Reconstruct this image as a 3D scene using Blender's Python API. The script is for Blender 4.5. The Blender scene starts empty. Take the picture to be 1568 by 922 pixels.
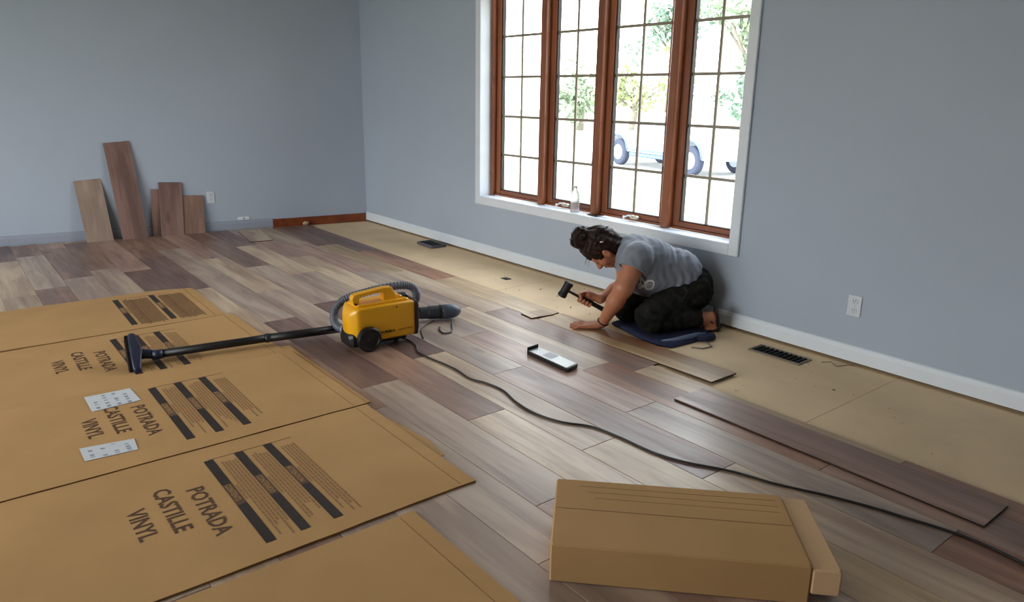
import bpy, bmesh, math, random
import numpy as np
from mathutils import Vector, Matrix, noise
from mathutils.bvhtree import BVHTree

random.seed(7); np.random.seed(7)
C = bpy.context.scene.collection
SC = bpy.context.scene
K = 1.099            # the plan below is drawn small; K brings it to real size (last lines)

# ------------------------------------------------------------------ camera
cd = bpy.data.cameras.new('camera'); cam = bpy.data.objects.new('camera', cd); C.objects.link(cam)
R0 = ((0.60751854, 0.79425361, 0.00907884), (0.21114294, -0.15046184, -0.96580531), (-0.76572833, 0.58866156, -0.2591094))
m = Matrix((R0[0], [-v for v in R0[1]], [-v for v in R0[2]])).transposed().to_4x4()
m.translation = Vector((6.30293957, -3.28337612, 1.21)) * K
cam.matrix_world = m
cd.sensor_fit = 'HORIZONTAL'; cd.sensor_width = 36; cd.lens = 1120.9 * 36 / 1568
cd.shift_x = 27 / 1568; cd.shift_y = -19 / 1568; cd.clip_start = .02; cd.clip_end = 300
SC.camera = cam
CAM = Vector((6.30293957, -3.28337612, 1.21))

# ------------------------------------------------------------------ sky, window portals, exposure
w = bpy.data.worlds.new('sky'); SC.world = w; w.use_nodes = True
nt = w.node_tree; bg = nt.nodes['Background']
tc = nt.nodes.new('ShaderNodeTexCoord'); sep = nt.nodes.new('ShaderNodeSeparateXYZ'); rp = nt.nodes.new('ShaderNodeValToRGB')
nt.links.new(tc.outputs['Generated'], sep.inputs[0]); nt.links.new(sep.outputs['Z'], rp.inputs[0]); nt.links.new(rp.outputs[0], bg.inputs[0])
rp.color_ramp.elements[0].position = 0; rp.color_ramp.elements[0].color = (1, .985, .975, 1)
rp.color_ramp.elements[1].position = 1; rp.color_ramp.elements[1].color = (.74, .84, 1, 1)
bg.inputs[1].default_value = 6.5
SC.view_settings.view_transform = 'Standard'; SC.view_settings.look = 'None'; SC.view_settings.gamma = 1
SC.view_settings.use_curve_mapping = False; SC.view_settings.exposure = 0.55
SC.cycles.max_bounces = 12; SC.cycles.diffuse_bounces = 7; SC.cycles.glossy_bounces = 4
SC.cycles.transparent_max_bounces = 12; SC.cycles.sample_clamp_indirect = 8; SC.cycles.caustics_reflective = False; SC.cycles.caustics_refractive = False
def portal(name, loc, sx, sy, d):
    l = bpy.data.lights.new(name, 'AREA'); l.shape = 'RECTANGLE'; l.size = sx * K; l.size_y = sy * K; l.cycles.is_portal = True
    o = bpy.data.objects.new(name, l); C.objects.link(o); o.location = Vector(loc) * K
    o.rotation_euler = Vector(d).to_track_quat('-Z', 'Z').to_euler(); return o
portal('window_portal', (2.96, .2, 1.19), 2.2, 1.5, (0, -1, 0))
LW = (.4, 4.8, .15, 2.2)     # glazed opening of the wall opposite (x0, x1, z0, z1)
portal('patio_portal', ((LW[0] + LW[1]) / 2, -6.65, (LW[2] + LW[3]) / 2), LW[1] - LW[0], LW[3] - LW[2], (0, 1, 0))

# ------------------------------------------------------------------ materials
def lin(r, g, b):
    f = lambda c: (c / 255 / 12.92) if c <= 10 else ((c / 255 + .055) / 1.055) ** 2.4
    return (f(r), f(g), f(b), 1)
def nd(t, typ, **kw):
    n = t.nodes.new(typ)
    for k, v in kw.items(): setattr(n, k, v)
    return n
def mat(name, col, rough=.6, metal=0, var=.0, scale=8, bump=0, bscale=200, spec=.5, sheen=0, coat=0):
    M = bpy.data.materials.new(name); M.use_nodes = True; t = M.node_tree; p = t.nodes['Principled BSDF']
    p.inputs['Base Color'].default_value = col; p.inputs['Roughness'].default_value = rough; p.inputs['Metallic'].default_value = metal
    p.inputs['Specular IOR Level'].default_value = spec; p.inputs['Sheen Weight'].default_value = sheen; p.inputs['Coat Weight'].default_value = coat
    tc = nd(t, 'ShaderNodeTexCoord')
    n = nd(t, 'ShaderNodeTexNoise'); n.inputs['Scale'].default_value = scale; n.inputs['Detail'].default_value = 4
    t.links.new(tc.outputs['Object'], n.inputs['Vector'])
    mr = nd(t, 'ShaderNodeMapRange'); mr.inputs[1].default_value = .3; mr.inputs[2].default_value = .7
    mr.inputs[3].default_value = 1 - max(var, .02); mr.inputs[4].default_value = 1 + max(var, .02)
    t.links.new(n.outputs[0], mr.inputs[0])
    mx = nd(t, 'ShaderNodeMix', data_type='RGBA', blend_type='MULTIPLY'); mx.inputs[0].default_value = 1
    mx.inputs[6].default_value = col; t.links.new(mr.outputs[0], mx.inputs[7]); t.links.new(mx.outputs[2], p.inputs['Base Color'])
    if bump:
        n2 = nd(t, 'ShaderNodeTexNoise'); n2.inputs['Scale'].default_value = bscale; t.links.new(tc.outputs['Object'], n2.inputs['Vector'])
        b = nd(t, 'ShaderNodeBump'); b.inputs['Strength'].default_value = bump; b.inputs['Distance'].default_value = .002
        t.links.new(n2.outputs[0], b.inputs['Height']); t.links.new(b.outputs[0], p.inputs['Normal'])
    return M
def wood(name, c1, c2, c3, rough=.36, gx=1.2, gy=26, streak=7, knots=True, spec=.6, rnd=True, axis=0, band=None):
    """long grain along local x (axis 0) or z (axis 2); c1 ground, c2 streak, c3 dark grain"""
    M = bpy.data.materials.new(name); M.use_nodes = True; t = M.node_tree; p = t.nodes['Principled BSDF']; L = t.links.new
    tc = nd(t, 'ShaderNodeTexCoord'); oi = nd(t, 'ShaderNodeObjectInfo')
    add = nd(t, 'ShaderNodeVectorMath', operation='MULTIPLY_ADD')
    cm = nd(t, 'ShaderNodeCombineXYZ'); ml = nd(t, 'ShaderNodeMath', operation='MULTIPLY'); ml.inputs[1].default_value = 37 if rnd else 0
    L(oi.outputs['Random'], ml.inputs[0]); L(ml.outputs[0], cm.inputs[0]); L(ml.outputs[0], cm.inputs[1]); L(ml.outputs[0], cm.inputs[2])
    add.inputs[1].default_value = (1, 1, 1); L(tc.outputs['Object'], add.inputs[0]); L(cm.outputs[0], add.inputs[2])
    def noi(sx, sy, det, rg=.55, dist=0):
        mp = nd(t, 'ShaderNodeMapping'); mp.inputs['Scale'].default_value = (sx, sy, sy) if axis == 0 else (sy, sy, sx); L(add.outputs[0], mp.inputs[0])
        n = nd(t, 'ShaderNodeTexNoise'); n.inputs['Scale'].default_value = 1; n.inputs['Detail'].default_value = det
        n.inputs['Roughness'].default_value = rg; n.inputs['Distortion'].default_value = dist; L(mp.outputs[0], n.inputs['Vector']); return n
    def ramp(src, a, b, lo=0, hi=1):
        r = nd(t, 'ShaderNodeMapRange'); r.inputs[1].default_value = a; r.inputs[2].default_value = b; r.inputs[3].default_value = lo; r.inputs[4].default_value = hi
        L(src, r.inputs[0]); return r.outputs[0]
    def mix(f, a, b):
        x = nd(t, 'ShaderNodeMix', data_type='RGBA'); L(f, x.inputs[0])
        for i, v in ((6, a), (7, b)):
            if isinstance(v, tuple): x.inputs[i].default_value = v
            else: L(v, x.inputs[i])
        return x.outputs[2]
    s = noi(.9, streak, 3, .5, .6); g = noi(gx * 2, gy, 6, .62, .4); cl = noi(2.2, 7, 2)
    c2 = tuple(v * .86 for v in c2[:3]) + (1,) if knots else c2
    col = mix(ramp(s.outputs[0], .42, .60), c1, c2)
    col = mix(ramp(g.outputs[0], .48, .74, 0, .55), col, c3)
    col = mix(ramp(cl.outputs[0], .58, .78, 0, .45), col, c3)
    if band:
        sp_ = nd(t, 'ShaderNodeSeparateXYZ'); L(tc.outputs['Object'], sp_.inputs[0]); w_ = nd(t, 'ShaderNodeMath', operation='MULTIPLY_ADD'); w_.inputs[1].default_value = .05
        L(s.outputs[0], w_.inputs[0]); L(sp_.outputs['Y'], w_.inputs[2]); bc = mix(ramp(sp_.outputs['X'], .05, .38), mix(ramp(g.outputs[0], .4, .7), band[1], c3), band[2])
        m3 = nd(t, 'ShaderNodeMath', operation='MULTIPLY'); L(ramp(w_.outputs[0], band[0], band[0] + .012), m3.inputs[0]); L(ramp(sp_.outputs['X'], -.38, -.16), m3.inputs[1]); col = mix(m3.outputs[0], col, bc)
    if knots:
        v = nd(t, 'ShaderNodeTexVoronoi'); mp = nd(t, 'ShaderNodeMapping'); mp.inputs['Scale'].default_value = (1.6, 4.2, 1); L(add.outputs[0], mp.inputs[0]); L(mp.outputs[0], v.inputs['Vector'])
        v.inputs['Scale'].default_value = 1
        col = mix(ramp(v.outputs['Distance'], .035, .13, .7, 0), col, (c3[0] * .5, c3[1] * .45, c3[2] * .4, 1))
    hv = nd(t, 'ShaderNodeHueSaturation'); L(col, hv.inputs['Color']); L(ramp(oi.outputs['Random'], 0, 1, .88, 1.12), hv.inputs['Value']); col = hv.outputs[0]
    L(col, p.inputs['Base Color'])
    L(ramp(g.outputs[0], .3, .7, rough - .05, rough + .1), p.inputs['Roughness']); p.inputs['Specular IOR Level'].default_value = spec
    b = nd(t, 'ShaderNodeBump'); b.inputs['Strength'].default_value = .12; b.inputs['Distance'].default_value = .001; L(g.outputs[0], b.inputs['Height']); L(b.outputs[0], p.inputs['Normal'])
    return M
PLK = {
 'light': wood('plank_light', lin(210, 186, 158), lin(190, 160, 134), lin(132, 104, 88)),
 'grey': wood('plank_grey', lin(194, 172, 154), lin(170, 146, 132), lin(120, 98, 92)),
 'brown': wood('plank_brown', lin(164, 130, 112), lin(142, 110, 96), lin(98, 72, 62)),
 'dark': wood('plank_dark', lin(142, 112, 102), lin(122, 94, 88), lin(84, 62, 58)),
 'red': wood('plank_red', lin(172, 126, 98), lin(146, 102, 80), lin(98, 66, 52)),
 'tan': wood('plank_tan', lin(206, 178, 140), lin(188, 158, 122), lin(140, 110, 82)),
 'pink': wood('plank_pink', lin(198, 164, 146), lin(176, 140, 126), lin(128, 96, 84)),
 'prog': wood('plank_progress', lin(218, 186, 144), lin(200, 164, 122), lin(146, 108, 80), band=(.012, lin(150, 98, 64), lin(172, 140, 106))),
}
underlay = mat('underlay_foam', lin(24, 20, 19), .8)
wallm = mat('wall_paint', lin(172, 183, 199), .55, var=.025, scale=1.5, bump=.06, bscale=90, spec=.3)
ceilm = mat('ceiling_paint', lin(225, 225, 222), .9)
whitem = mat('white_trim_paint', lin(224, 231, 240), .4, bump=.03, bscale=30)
subm = mat('subfloor_sheet', lin(238, 210, 172), .75, var=.07, scale=3.5, bump=.25, bscale=60, spec=.2)
brownbase = wood('stained_baseboard', lin(128, 62, 26), lin(110, 50, 20), lin(74, 32, 14), .35, gy=50, knots=False)
winwood = wood('window_wood', lin(158, 96, 66), lin(140, 82, 54), lin(96, 52, 32), .3, gy=40, knots=False, axis=2)
winwoodh = wood('window_wood_rail', lin(136, 76, 46), lin(120, 64, 36), lin(78, 40, 22), .25, gy=40, knots=False)
muntm = mat('muntin_bronze', lin(150, 140, 124), .45)
darkm = mat('dark_metal', lin(40, 38, 38), .45, metal=.3)
blackpl = mat('black_plastic', lin(22, 22, 24), .4)
cardm = mat('cardboard', lin(190, 150, 102), .85, var=.07, scale=3, bump=.1, bscale=150, spec=.15)
cardedge = mat('cardboard_edge', lin(150, 112, 70), .9)
inkm = mat('black_ink', lin(46, 34, 30), .7)
inkl = mat('faded_ink', lin(96, 70, 50), .8)
inkt = mat('brown_ink', lin(92, 64, 44), .8); inkf = mat('fine_print_ink', lin(150, 112, 74), .8)
paperm = mat('white_label_paper', lin(214, 218, 226), .6, var=.04, scale=40)
greyink = mat('grey_label_ink', lin(150, 158, 172), .7)
# ------------------------------------------------------------------ mesh helpers
class MB:
    def __init__(s): s.v = []; s.f = []; s.mi = []
    def add(s, vs, fs, mi=0):
        o = len(s.v); s.v += [tuple(v) for v in vs]; s.f += [tuple(i + o for i in f) for f in fs]; s.mi += [mi] * len(fs); return s
    def box(s, x0, x1, y0, y1, z0, z1, M=None, mi=0, ch=0):
        if ch:
            c = min(ch, abs(x1 - x0) / 2.1, abs(y1 - y0) / 2.1, abs(z1 - z0) / 2.1)
            vs = []
            for z, i in ((z0, c), (z0 + c, 0), (z1 - c, 0), (z1, c)):
                for x, y in ((x0 + i + c, y0 + i), (x1 - i - c, y0 + i), (x1 - i, y0 + i + c), (x1 - i, y1 - i - c), (x1 - i - c, y1 - i), (x0 + i + c, y1 - i), (x0 + i, y1 - i - c), (x0 + i, y0 + i + c)):
                    vs.append(Vector((x, y, z)))
            fs = [tuple(range(7, -1, -1)), tuple(range(24, 32))]
            for r in range(3):
                for k in range(8): fs.append((r * 8 + k, r * 8 + (k + 1) % 8, r * 8 + 8 + (k + 1) % 8, r * 8 + 8 + k))
        else:
            vs = [Vector((x, y, z)) for z in (z0, z1) for x, y in ((x0, y0), (x1, y0), (x1, y1), (x0, y1))]
            fs = [(3, 2, 1, 0), (4, 5, 6, 7), (0, 1, 5, 4), (1, 2, 6, 5), (2, 3, 7, 6), (3, 0, 4, 7)]
        if M is not None: vs = [M @ v for v in vs]
        return s.add(vs, fs, mi)
    def tube(s, pts, r, n=10, closed=False, cap=True, mi=0):
        pts = [Vector(p) for p in pts]; rs = r if isinstance(r, (list, tuple)) else [r] * len(pts)
        up = Vector((0, 0, 1)); vs = []; N = len(pts); prev = None
        for i, p in enumerate(pts):
            a = pts[i - 1] if i > 0 else p; b = pts[i + 1] if i < N - 1 else p
            d = (b - a).normalized()
            if prev is None:
                x = d.cross(up) if abs(d.z) < .95 else d.cross(Vector((1, 0, 0)))
            else: x = prev - d * prev.dot(d)
            x.normalize(); prev = x; y = d.cross(x)
            for k in range(n):
                t = 2 * math.pi * k / n; vs.append(p + (x * math.cos(t) + y * math.sin(t)) * rs[i])
        fs = []
        for i in range(N - 1):
            for k in range(n): fs.append((i * n + k, i * n + (k + 1) % n, (i + 1) * n + (k + 1) % n, (i + 1) * n + k))
        if cap: fs += [tuple(range(n - 1, -1, -1)), tuple(range((N - 1) * n, N * n))]
        return s.add(vs, fs, mi)
    def prism(s, poly, ext, M=None, mi=0):
        """poly: 3-D points of one face, ext: extrusion vector"""
        n = len(poly); a = [Vector(p) for p in poly]; e = Vector(ext); vs = a + [p + e for p in a]
        if M is not None: vs = [M @ v for v in vs]
        fs = [tuple(range(n - 1, -1, -1)), tuple(range(n, 2 * n))] + [(k, (k + 1) % n, n + (k + 1) % n, n + k) for k in range(n)]
        return s.add(vs, fs, mi)
    def lathe(s, prof, M=None, n=24, mi=0):
        vs = []
        for r, z in prof:
            for k in range(n): vs.append(Vector((r * math.cos(2 * math.pi * k / n), r * math.sin(2 * math.pi * k / n), z)))
        if M is not None: vs = [M @ v for v in vs]
        fs = [(i * n + k, i * n + (k + 1) % n, (i + 1) * n + (k + 1) % n, (i + 1) * n + k) for i in range(len(prof) - 1) for k in range(n)]
        fs += [tuple(range(n - 1, -1, -1)), tuple(range((len(prof) - 1) * n, len(prof) * n))]
        return s.add(vs, fs, mi)
    def build(s, name, mats, parent=None, smooth=False, bevel=0, seg=2, fix=True):
        me = bpy.data.meshes.new(name); me.from_pydata(s.v, [], s.f)
        for mm in (mats if isinstance(mats, (list, tuple)) else [mats]): me.materials.append(mm)
        me.polygons.foreach_set('material_index', s.mi)
        if fix:
            b = bmesh.new(); b.from_mesh(me); bmesh.ops.recalc_face_normals(b, faces=b.faces); b.to_mesh(me); b.free()
        if smooth: me.polygons.foreach_set('use_smooth', [True] * len(me.polygons))
        o = bpy.data.objects.new(name, me); C.objects.link(o)
        if parent: o.parent = parent
        if bevel:
            mo = o.modifiers.new('bevel', 'BEVEL'); mo.width = bevel; mo.segments = seg; mo.limit_method = 'ANGLE'; mo.angle_limit = .6
        if smooth or bevel:
            me.polygons.foreach_set('use_smooth', [True] * len(me.polygons))
            if not smooth:
                try: me.set_sharp_from_angle(angle=.7)
                except Exception: pass
        return o
def tag(o, label=None, cat=None, group=None, kind=None):
    for k, v in (('label', label), ('category', cat), ('group', group), ('kind', kind)):
        if v: o[k] = v
    return o
def empty(name, loc=(0, 0, 0), label=None, cat=None, group=None):
    o = bpy.data.objects.new(name, None); C.objects.link(o); o.location = loc; o.empty_display_size = .1
    return tag(o, label, cat, group)
def struct(o): return tag(o, kind='structure')
def frame(ori, xdir, z=(0, 0, 1)):
    x = Vector(xdir).normalized(); z = Vector(z); z = (z - x * x.dot(z)).normalized(); y = z.cross(x)
    M = Matrix((x, y, z)).transposed().to_4x4(); M.translation = Vector(ori); return M
def rel(o, M): o.matrix_world = M; return o

# ------------------------------------------------------------------ room shell
SK = .175                        # the back wall runs slightly off square
def bw(y, off=0): return SK * y + off
X1 = 7.9; YL = -6.5; H = 2.3
WX0, WX1, WZ0, WZ1 = 1.86, 4.062, .455, 1.93
g = MB()
e_ = .0155
g.box(-.3, WX0 - e_, 0, .16, .018, H); g.box(WX1 + e_, X1 + .2, 0, .16, .018, H); g.box(WX0 - e_, WX1 + e_, 0, .16, .018, WZ0 - .0185); g.box(WX0 - e_, WX1 + e_, 0, .16, WZ1 + e_, H)
wr = struct(g.build('wall_right', wallm)); g = MB(); g.box(-.3, X1 + .2, .045, .16, -.012, .0178); g.build('gap_shade_strip', mat('gap_shade_dark', lin(46, 36, 28), .9), wr)  # added strip, coloured dark to give the shaded gap below the baseboard
g = MB(); g.prism([(bw(.02), .02, -.1), (bw(YL - .2), YL - .2, -.1), (bw(YL - .2) - .16, YL - .2, -.1), (bw(.02) - .16, .02, -.1)], (0, 0, H + .1))
struct(g.build('wall_back', wallm))
g = MB(); x0 = -1.1
g.box(x0, LW[0], YL - .16, YL, -.1, H); g.box(LW[1], X1 + .2, YL - .16, YL, -.1, H); g.box(LW[0], LW[1], YL - .16, YL, -.1, LW[2]); g.box(LW[0], LW[1], YL - .16, YL, LW[3], H)
struct(g.build('wall_left', wallm))
g = MB(); g.box(X1, X1 + .16, YL, 0, -.1, H); struct(g.build('wall_front', wallm))
g = MB(); g.box(-1.3, X1 + .3, YL - .2, .2, H, H + .1); struct(g.build('ceiling', ceilm))
# subfloor: plywood sheets with butt joints under the planks
g = MB(); g.box(-1.3, X1 + .2, YL - .2, .16, -.1, -.012)
fl = struct(g.build('floor', mat('joist_void', lin(70, 56, 40), .9)))
sx = [-1.3, .55, 2.77, 4.99, 7.21, X1 + .2]; sy = [.1, -1.11, -2.22, -3.33, -4.44, YL - .1]
for i in range(len(sx) - 1):
    for j in range(len(sy) - 1):
        g = MB(); g.box(sx[i] + .0012, sx[i + 1] - .0012, sy[j + 1] + .0012, sy[j] - .0012, -.012, 0); g.build('subfloor_sheet', subm, fl)
# patio glazing in the wall opposite (behind the camera's left shoulder)
glass = bpy.data.materials.new('window_glass'); glass.use_nodes = True; t = glass.node_tree; t.nodes.remove(t.nodes['Principled BSDF'])
tr = nd(t, 'ShaderNodeBsdfTransparent'); gl = nd(t, 'ShaderNodeBsdfGlossy'); gl.inputs['Roughness'].default_value = .02
lw_ = nd(t, 'ShaderNodeLayerWeight'); lw_.inputs[0].default_value = .5; pw_ = nd(t, 'ShaderNodeMath', operation='POWER'); pw_.inputs[1].default_value = 4.5; t.links.new(lw_.outputs['Facing'], pw_.inputs[0])
fr = nd(t, 'ShaderNodeMapRange'); fr.inputs[3].default_value = .03; fr.inputs[4].default_value = .9; t.links.new(pw_.outputs[0], fr.inputs[0]); mx = nd(t, 'ShaderNodeMixShader')
tr.inputs[0].default_value = (.96, .98, .97, 1); gnz = nd(t, 'ShaderNodeTexNoise'); gnz.inputs['Scale'].default_value = 4
t.links.new(fr.outputs[0], mx.inputs[0]); t.links.new(tr.outputs[0], mx.inputs[1]); t.links.new(gl.outputs[0], mx.inputs[2]); t.links.new(mx.outputs[0], t.nodes['Material Output'].inputs[0])
w2 = empty('window_2'); struct(w2)
g = MB(); a, b, c, d = LW
g.box(a, b, YL - .1, YL - .04, c, c + .06); g.box(a, b, YL - .1, YL - .04, d - .06, d)
for xx in (a, (2 * a + b) / 3 - .03, (a + 2 * b) / 3 - .03, b - .06): g.box(xx, xx + .06, YL - .1, YL - .04, c + .06, d - .06)
g.build('window_frame', whitem, w2)
g = MB(); g.box(a + .02, b - .02, YL - .073, YL - .067, c + .03, d - .03); g.build('pane', glass, w2)

# ------------------------------------------------------------------ baseboards
def bb_profile(h, t): return [(0, .012), (t, .012), (t, h - .022), (t * .75, h - .014), (t * .45, h - .004), (0, h)]
g = MB(); pr = bb_profile(.09, .014); g.prism([(.012, -p[0], p[1] + (.004 if p[1] < .02 else 0)) for p in pr], (X1 - .012, 0, 0)); struct(g.build('baseboard_right', whitem))
nb = Vector((1, -SK, 0)).normalized(); db = Vector((-SK, -1, 0)).normalized()
def along_back(name, m_, y0, y1, h, t, prof=True):
    g = MB(); st = Vector((bw(y0), y0, 0)); L = (y0 - y1) * math.sqrt(1 + SK * SK)
    pr = bb_profile(h, t) if prof else [(0, .004), (t, .004), (t, h - .004), (t * .8, h), (0, h)]
    g.prism([st + nb * p[0] + Vector((0, 0, p[1])) for p in pr], db * L); return g.build(name, m_)
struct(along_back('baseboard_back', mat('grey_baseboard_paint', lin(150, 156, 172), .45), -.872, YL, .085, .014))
struct(along_back('trim_1', brownbase, -.016, -.868, .078, .02, False))
g = MB(); g.box(.2, X1, YL, YL + .014, .012, .09)
g.v = [v for v in g.v]; 
g = MB(); g.box(bw(YL) + .02, X1 - .02, YL, YL + .014, .012, .09); struct(g.build('baseboard_left', whitem))
g = MB(); g.box(X1 - .014, X1, YL + .02, -.02, .012, .09); struct(g.build('baseboard_front', whitem))

# ------------------------------------------------------------------ the wide four-sash window
win = struct(empty('window_1', (WX0, 0, WZ0)))
def wchild(o): 
    o.matrix_parent_inverse = Matrix.Translation((-WX0, 0, -WZ0)); return o
def WB(g, name, m_, par=win, **k):
    o = g.build(name, m_, None, **k); o.parent = par
    o.matrix_parent_inverse = Matrix.Translation((-WX0, 0, -WZ0)) if par is win else Matrix.Identity(4)
    return o
def casing(x0, x1, z0, z1):
    g = MB(); g.box(x0, x1, -.016, 0, z0, z1, ch=.003); return WB(g, 'casing', whitem)
casing(1.80, WX0, .392, 1.99); casing(WX1, 4.12, .392, 1.99); casing(WX0, WX1, .392, WZ0 - .004); casing(WX0, WX1, WZ1, 1.99)
g = MB(); g.box(WX0 - .015, WX0, -.004, .1, WZ0, WZ1); WB(g, 'jamb', whitem)
g = MB(); g.box(WX1, WX1 + .015, -.004, .1, WZ0, WZ1); WB(g, 'jamb', whitem)
g = MB(); g.box(WX0 - .015, WX1 + .015, -.004, .1, WZ1, WZ1 + .015); WB(g, 'jamb', whitem)
g = MB(); g.box(WX0, WX1, -.018, .1, WZ0 - .018, WZ0, ch=.004); WB(g, 'window_sill', whitem)
cen = [1.9, 2.452, 2.977, 3.553, 4.05]; FY0, FY1 = .098, .16
# fixed frame
g = MB(); g.box(WX0, WX0 + .035, .082, FY1, WZ0, WZ1, ch=.004); WB(g, 'frame_post', winwood)
g = MB(); g.box(WX1 - .035, WX1, .082, FY1, WZ0, WZ1, ch=.004); WB(g, 'frame_post', winwood)
for cx in cen[1:4]:
    g = MB(); g.box(cx - .027, cx + .027, .064, FY1, WZ0, WZ1, ch=.006); WB(g, 'mullion', winwood)
g = MB(); g.box(WX0, WX1, FY0 + .002, FY1, WZ0, WZ0 + .014); g.box(WX0, WX1, FY0 + .002, FY1, WZ1 - .014, WZ1); WB(g, 'frame_rail', winwoodh)
edges = [(WX0 + .035, cen[1] - .028), (cen[1] + .028, cen[2] - .028), (cen[2] + .028, cen[3] - .028), (cen[3] + .028, WX1 - .035)]
GZ0, GZ1 = .498, 1.885
rows = [.762, 1.04, 1.317, 1.594]
for i, (a, b) in enumerate(edges):
    sy0, sy1 = .112, .152; st = .046
    g = MB(); g.box(a, a + st, sy0, sy1, WZ0 + .014, WZ1 - .014, ch=.003)
    g.box(b - st, b, sy0, sy1, WZ0 + .014, WZ1 - .014, ch=.003)
    sash = WB(g, 'sash', winwood)
    g = MB(); g.box(a + st, b - st, sy0, sy1, WZ0 + .014, GZ0, ch=.003); g.box(a + st, b - st, sy0, sy1, GZ1, WZ1 - .014, ch=.003)
    r = WB(g, 'sash_rail', winwoodh, sash)
    g = MB(); g.box(a + st, a + st + .009, sy0 + .008, sy1 - .004, GZ0, GZ1); g.box(b - st - .007, b - st, sy0 + .008, sy1 - .004, GZ0, GZ1); g.box(a + st + .009, b - st - .007, sy0 + .008, sy1 - .004, GZ0, GZ0 + .006); WB(g, 'glazing_gasket', mat('gasket', lin(44, 30, 24), .7), sash)
    cx = (a + b) / 2
    g = MB(); g.box(cx - .0085, cx + .0085, .128, .136, GZ0, GZ1)
    WB(g, 'muntin', muntm, sash)
    for z in rows:
        g = MB(); g.box(a + st, b - st, .1285, .1355, z - .0085, z + .0085); WB(g, 'muntin', muntm, sash)
    g = MB(); g.box(a + st - .002, b - st + .002, .1395, .143, GZ0 - .002, GZ1 + .002); WB(g, 'pane', glass, sash)
    if i in (1, 2):   # folding crank with its cover, and the sash lock
        kx = 2.69 if i == 1 else 3.305; z = WZ0 + .008
        g = MB(); g.box(kx - .03, kx + .03, .082, .112, z + .004, z + .026, ch=.006); g.tube([(kx, .09, z + .02), (kx, .07, z + .028)], .008)
        ck = WB(g, 'crank', mat('pale_cast_metal', lin(205, 196, 176), .4, metal=.4), win, smooth=False)
        g = MB(); g.tube([(kx, .072, z + .028), (kx - .03, .066, z + .026), (kx - .055, .064, z + .012)], [.006, .005, .004]); g.lathe([(.0, -.01), (.008, -.006), (.009, 0), (.007, .008), (0, .01)], Matrix.Translation((kx - .056, .062, z + .012)), 10)
        WB(g, 'crank_handle', mat('white_enamel', lin(232, 232, 232), .35), ck)
        lx = (b - st / 2); zz = .80
        g = MB(); g.box(lx - .006, lx + .006, .103, .113, zz - .02, zz + .02, ch=.003); g.tube([(lx, .103, zz + .01), (lx - .004, .097, zz + .0), (lx - .006, .096, zz - .028)], [.003, .003, .0025]); WB(g, 'sash_lock', darkm)

# ------------------------------------------------------------------ laid planks
PT = .008
PW = .179; Y0 = -.553
plank_cache = {}
def plank(x0, x1, y0, y1, tone, z=0.0, rot=0, name='plank', parent=fl, tilt=None):
    L = x1 - x0; Wd = y1 - y0; key = (round(L, 3), round(Wd, 3), tone)
    if key not in plank_cache:
        g = MB(); c = .0012; hx, hy = L / 2 - .0006, Wd / 2 - .0006
        g.box(-hx, hx, -hy, hy, .0045, PT, ch=c); g.box(-hx + .0006, hx - .0006, -hy + .0006, hy - .0006, 0, .0045, mi=1)
        me = bpy.data.meshes.new('plank'); me.from_pydata(g.v, [], g.f); me.materials.append(PLK[tone]); me.materials.append(underlay); me.polygons.foreach_set('material_index', g.mi)
        plank_cache[key] = me
    o = bpy.data.objects.new(name, plank_cache[key]); C.objects.link(o); o.parent = parent
    o.location = ((x0 + x1) / 2, (y0 + y1) / 2, z); o.rotation_euler = (tilt or 0, 0, rot)
    return o
LB = 1.12
spec = {   # row: (a joint position, {index from that joint: tone})
 0: None,
 1: (4.247, {-4: 'brown', -3: 'tan', -2: 'light', -1: 'brown', 0: 'tan'}),
 2: (4.105, {-4: 'light', -3: 'pink', -2: 'grey', -1: 'light', 0: 'red', 1: 'brown'}),
 3: (4.53, {-5: 'grey', -4: 'pink', -3: 'light', -2: 'grey', -1: 'pink', 0: 'grey', 1: 'red'}),
 4: (3.908, {-4: 'dark', -3: 'light', -2: 'grey', -1: 'grey', 0: 'brown', 1: 'light'}),
 5: (4.655, {-4: 'brown', -3: 'grey', -2: 'dark', -1: 'light', 0: 'tan', 1: 'light'}),
 6: (4.225, {-4: 'pink', -3: 'light', -2: 'grey', -1: 'brown', 0: 'light', 1: 'grey'}),
 7: (2.59, {-3: 'brown', -2: 'grey', -1: 'grey', 0: 'dark', 1: 'grey', 2: 'pink'}),
 8: (1.688, {-1: 'dark', -2: 'brown', 0: 'light', 1: 'brown', 2: 'grey'}),
 9: (.955, {-1: 'pink', 0: 'dark', 1: 'grey'}),
 10: (1.9, {-1: 'grey', -2: 'brown'}),
}
tones = ['light', 'grey', 'brown', 'dark', 'pink', 'grey', 'light', 'brown', 'red']
for (x0, x1, tn) in ((-.08, .12, 'dark'), (.12, 1.25, 'dark'), (1.25, 2.35, 'red'), (2.35, 3.375, 'tan')):
    plank(x0, x1, Y0 - PW - .013, Y0 - .013, tn)
for r in range(1, 34):
    ya = Y0 - PW * (r + 1); yb = Y0 - PW * r
    if yb < YL: break
    ya = max(ya, YL + .004)
    j0, tn = spec.get(r) or (random.uniform(0, LB), {})
    xw = bw((ya + yb) / 2, .03)
    k = math.floor((xw - j0) / LB)
    while True:
        a = j0 + k * LB; b = a + LB
        if a > X1 - .02: break
        yt = yb - (.05 if k >= 0 else .013) if r == 1 else yb
        aa, bb = max(a, xw), min(b, X1 - .01)
        if bb - aa > .03: plank(aa, bb, ya, yt, tn.get(k, random.choice(tones)))
        k += 1
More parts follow.
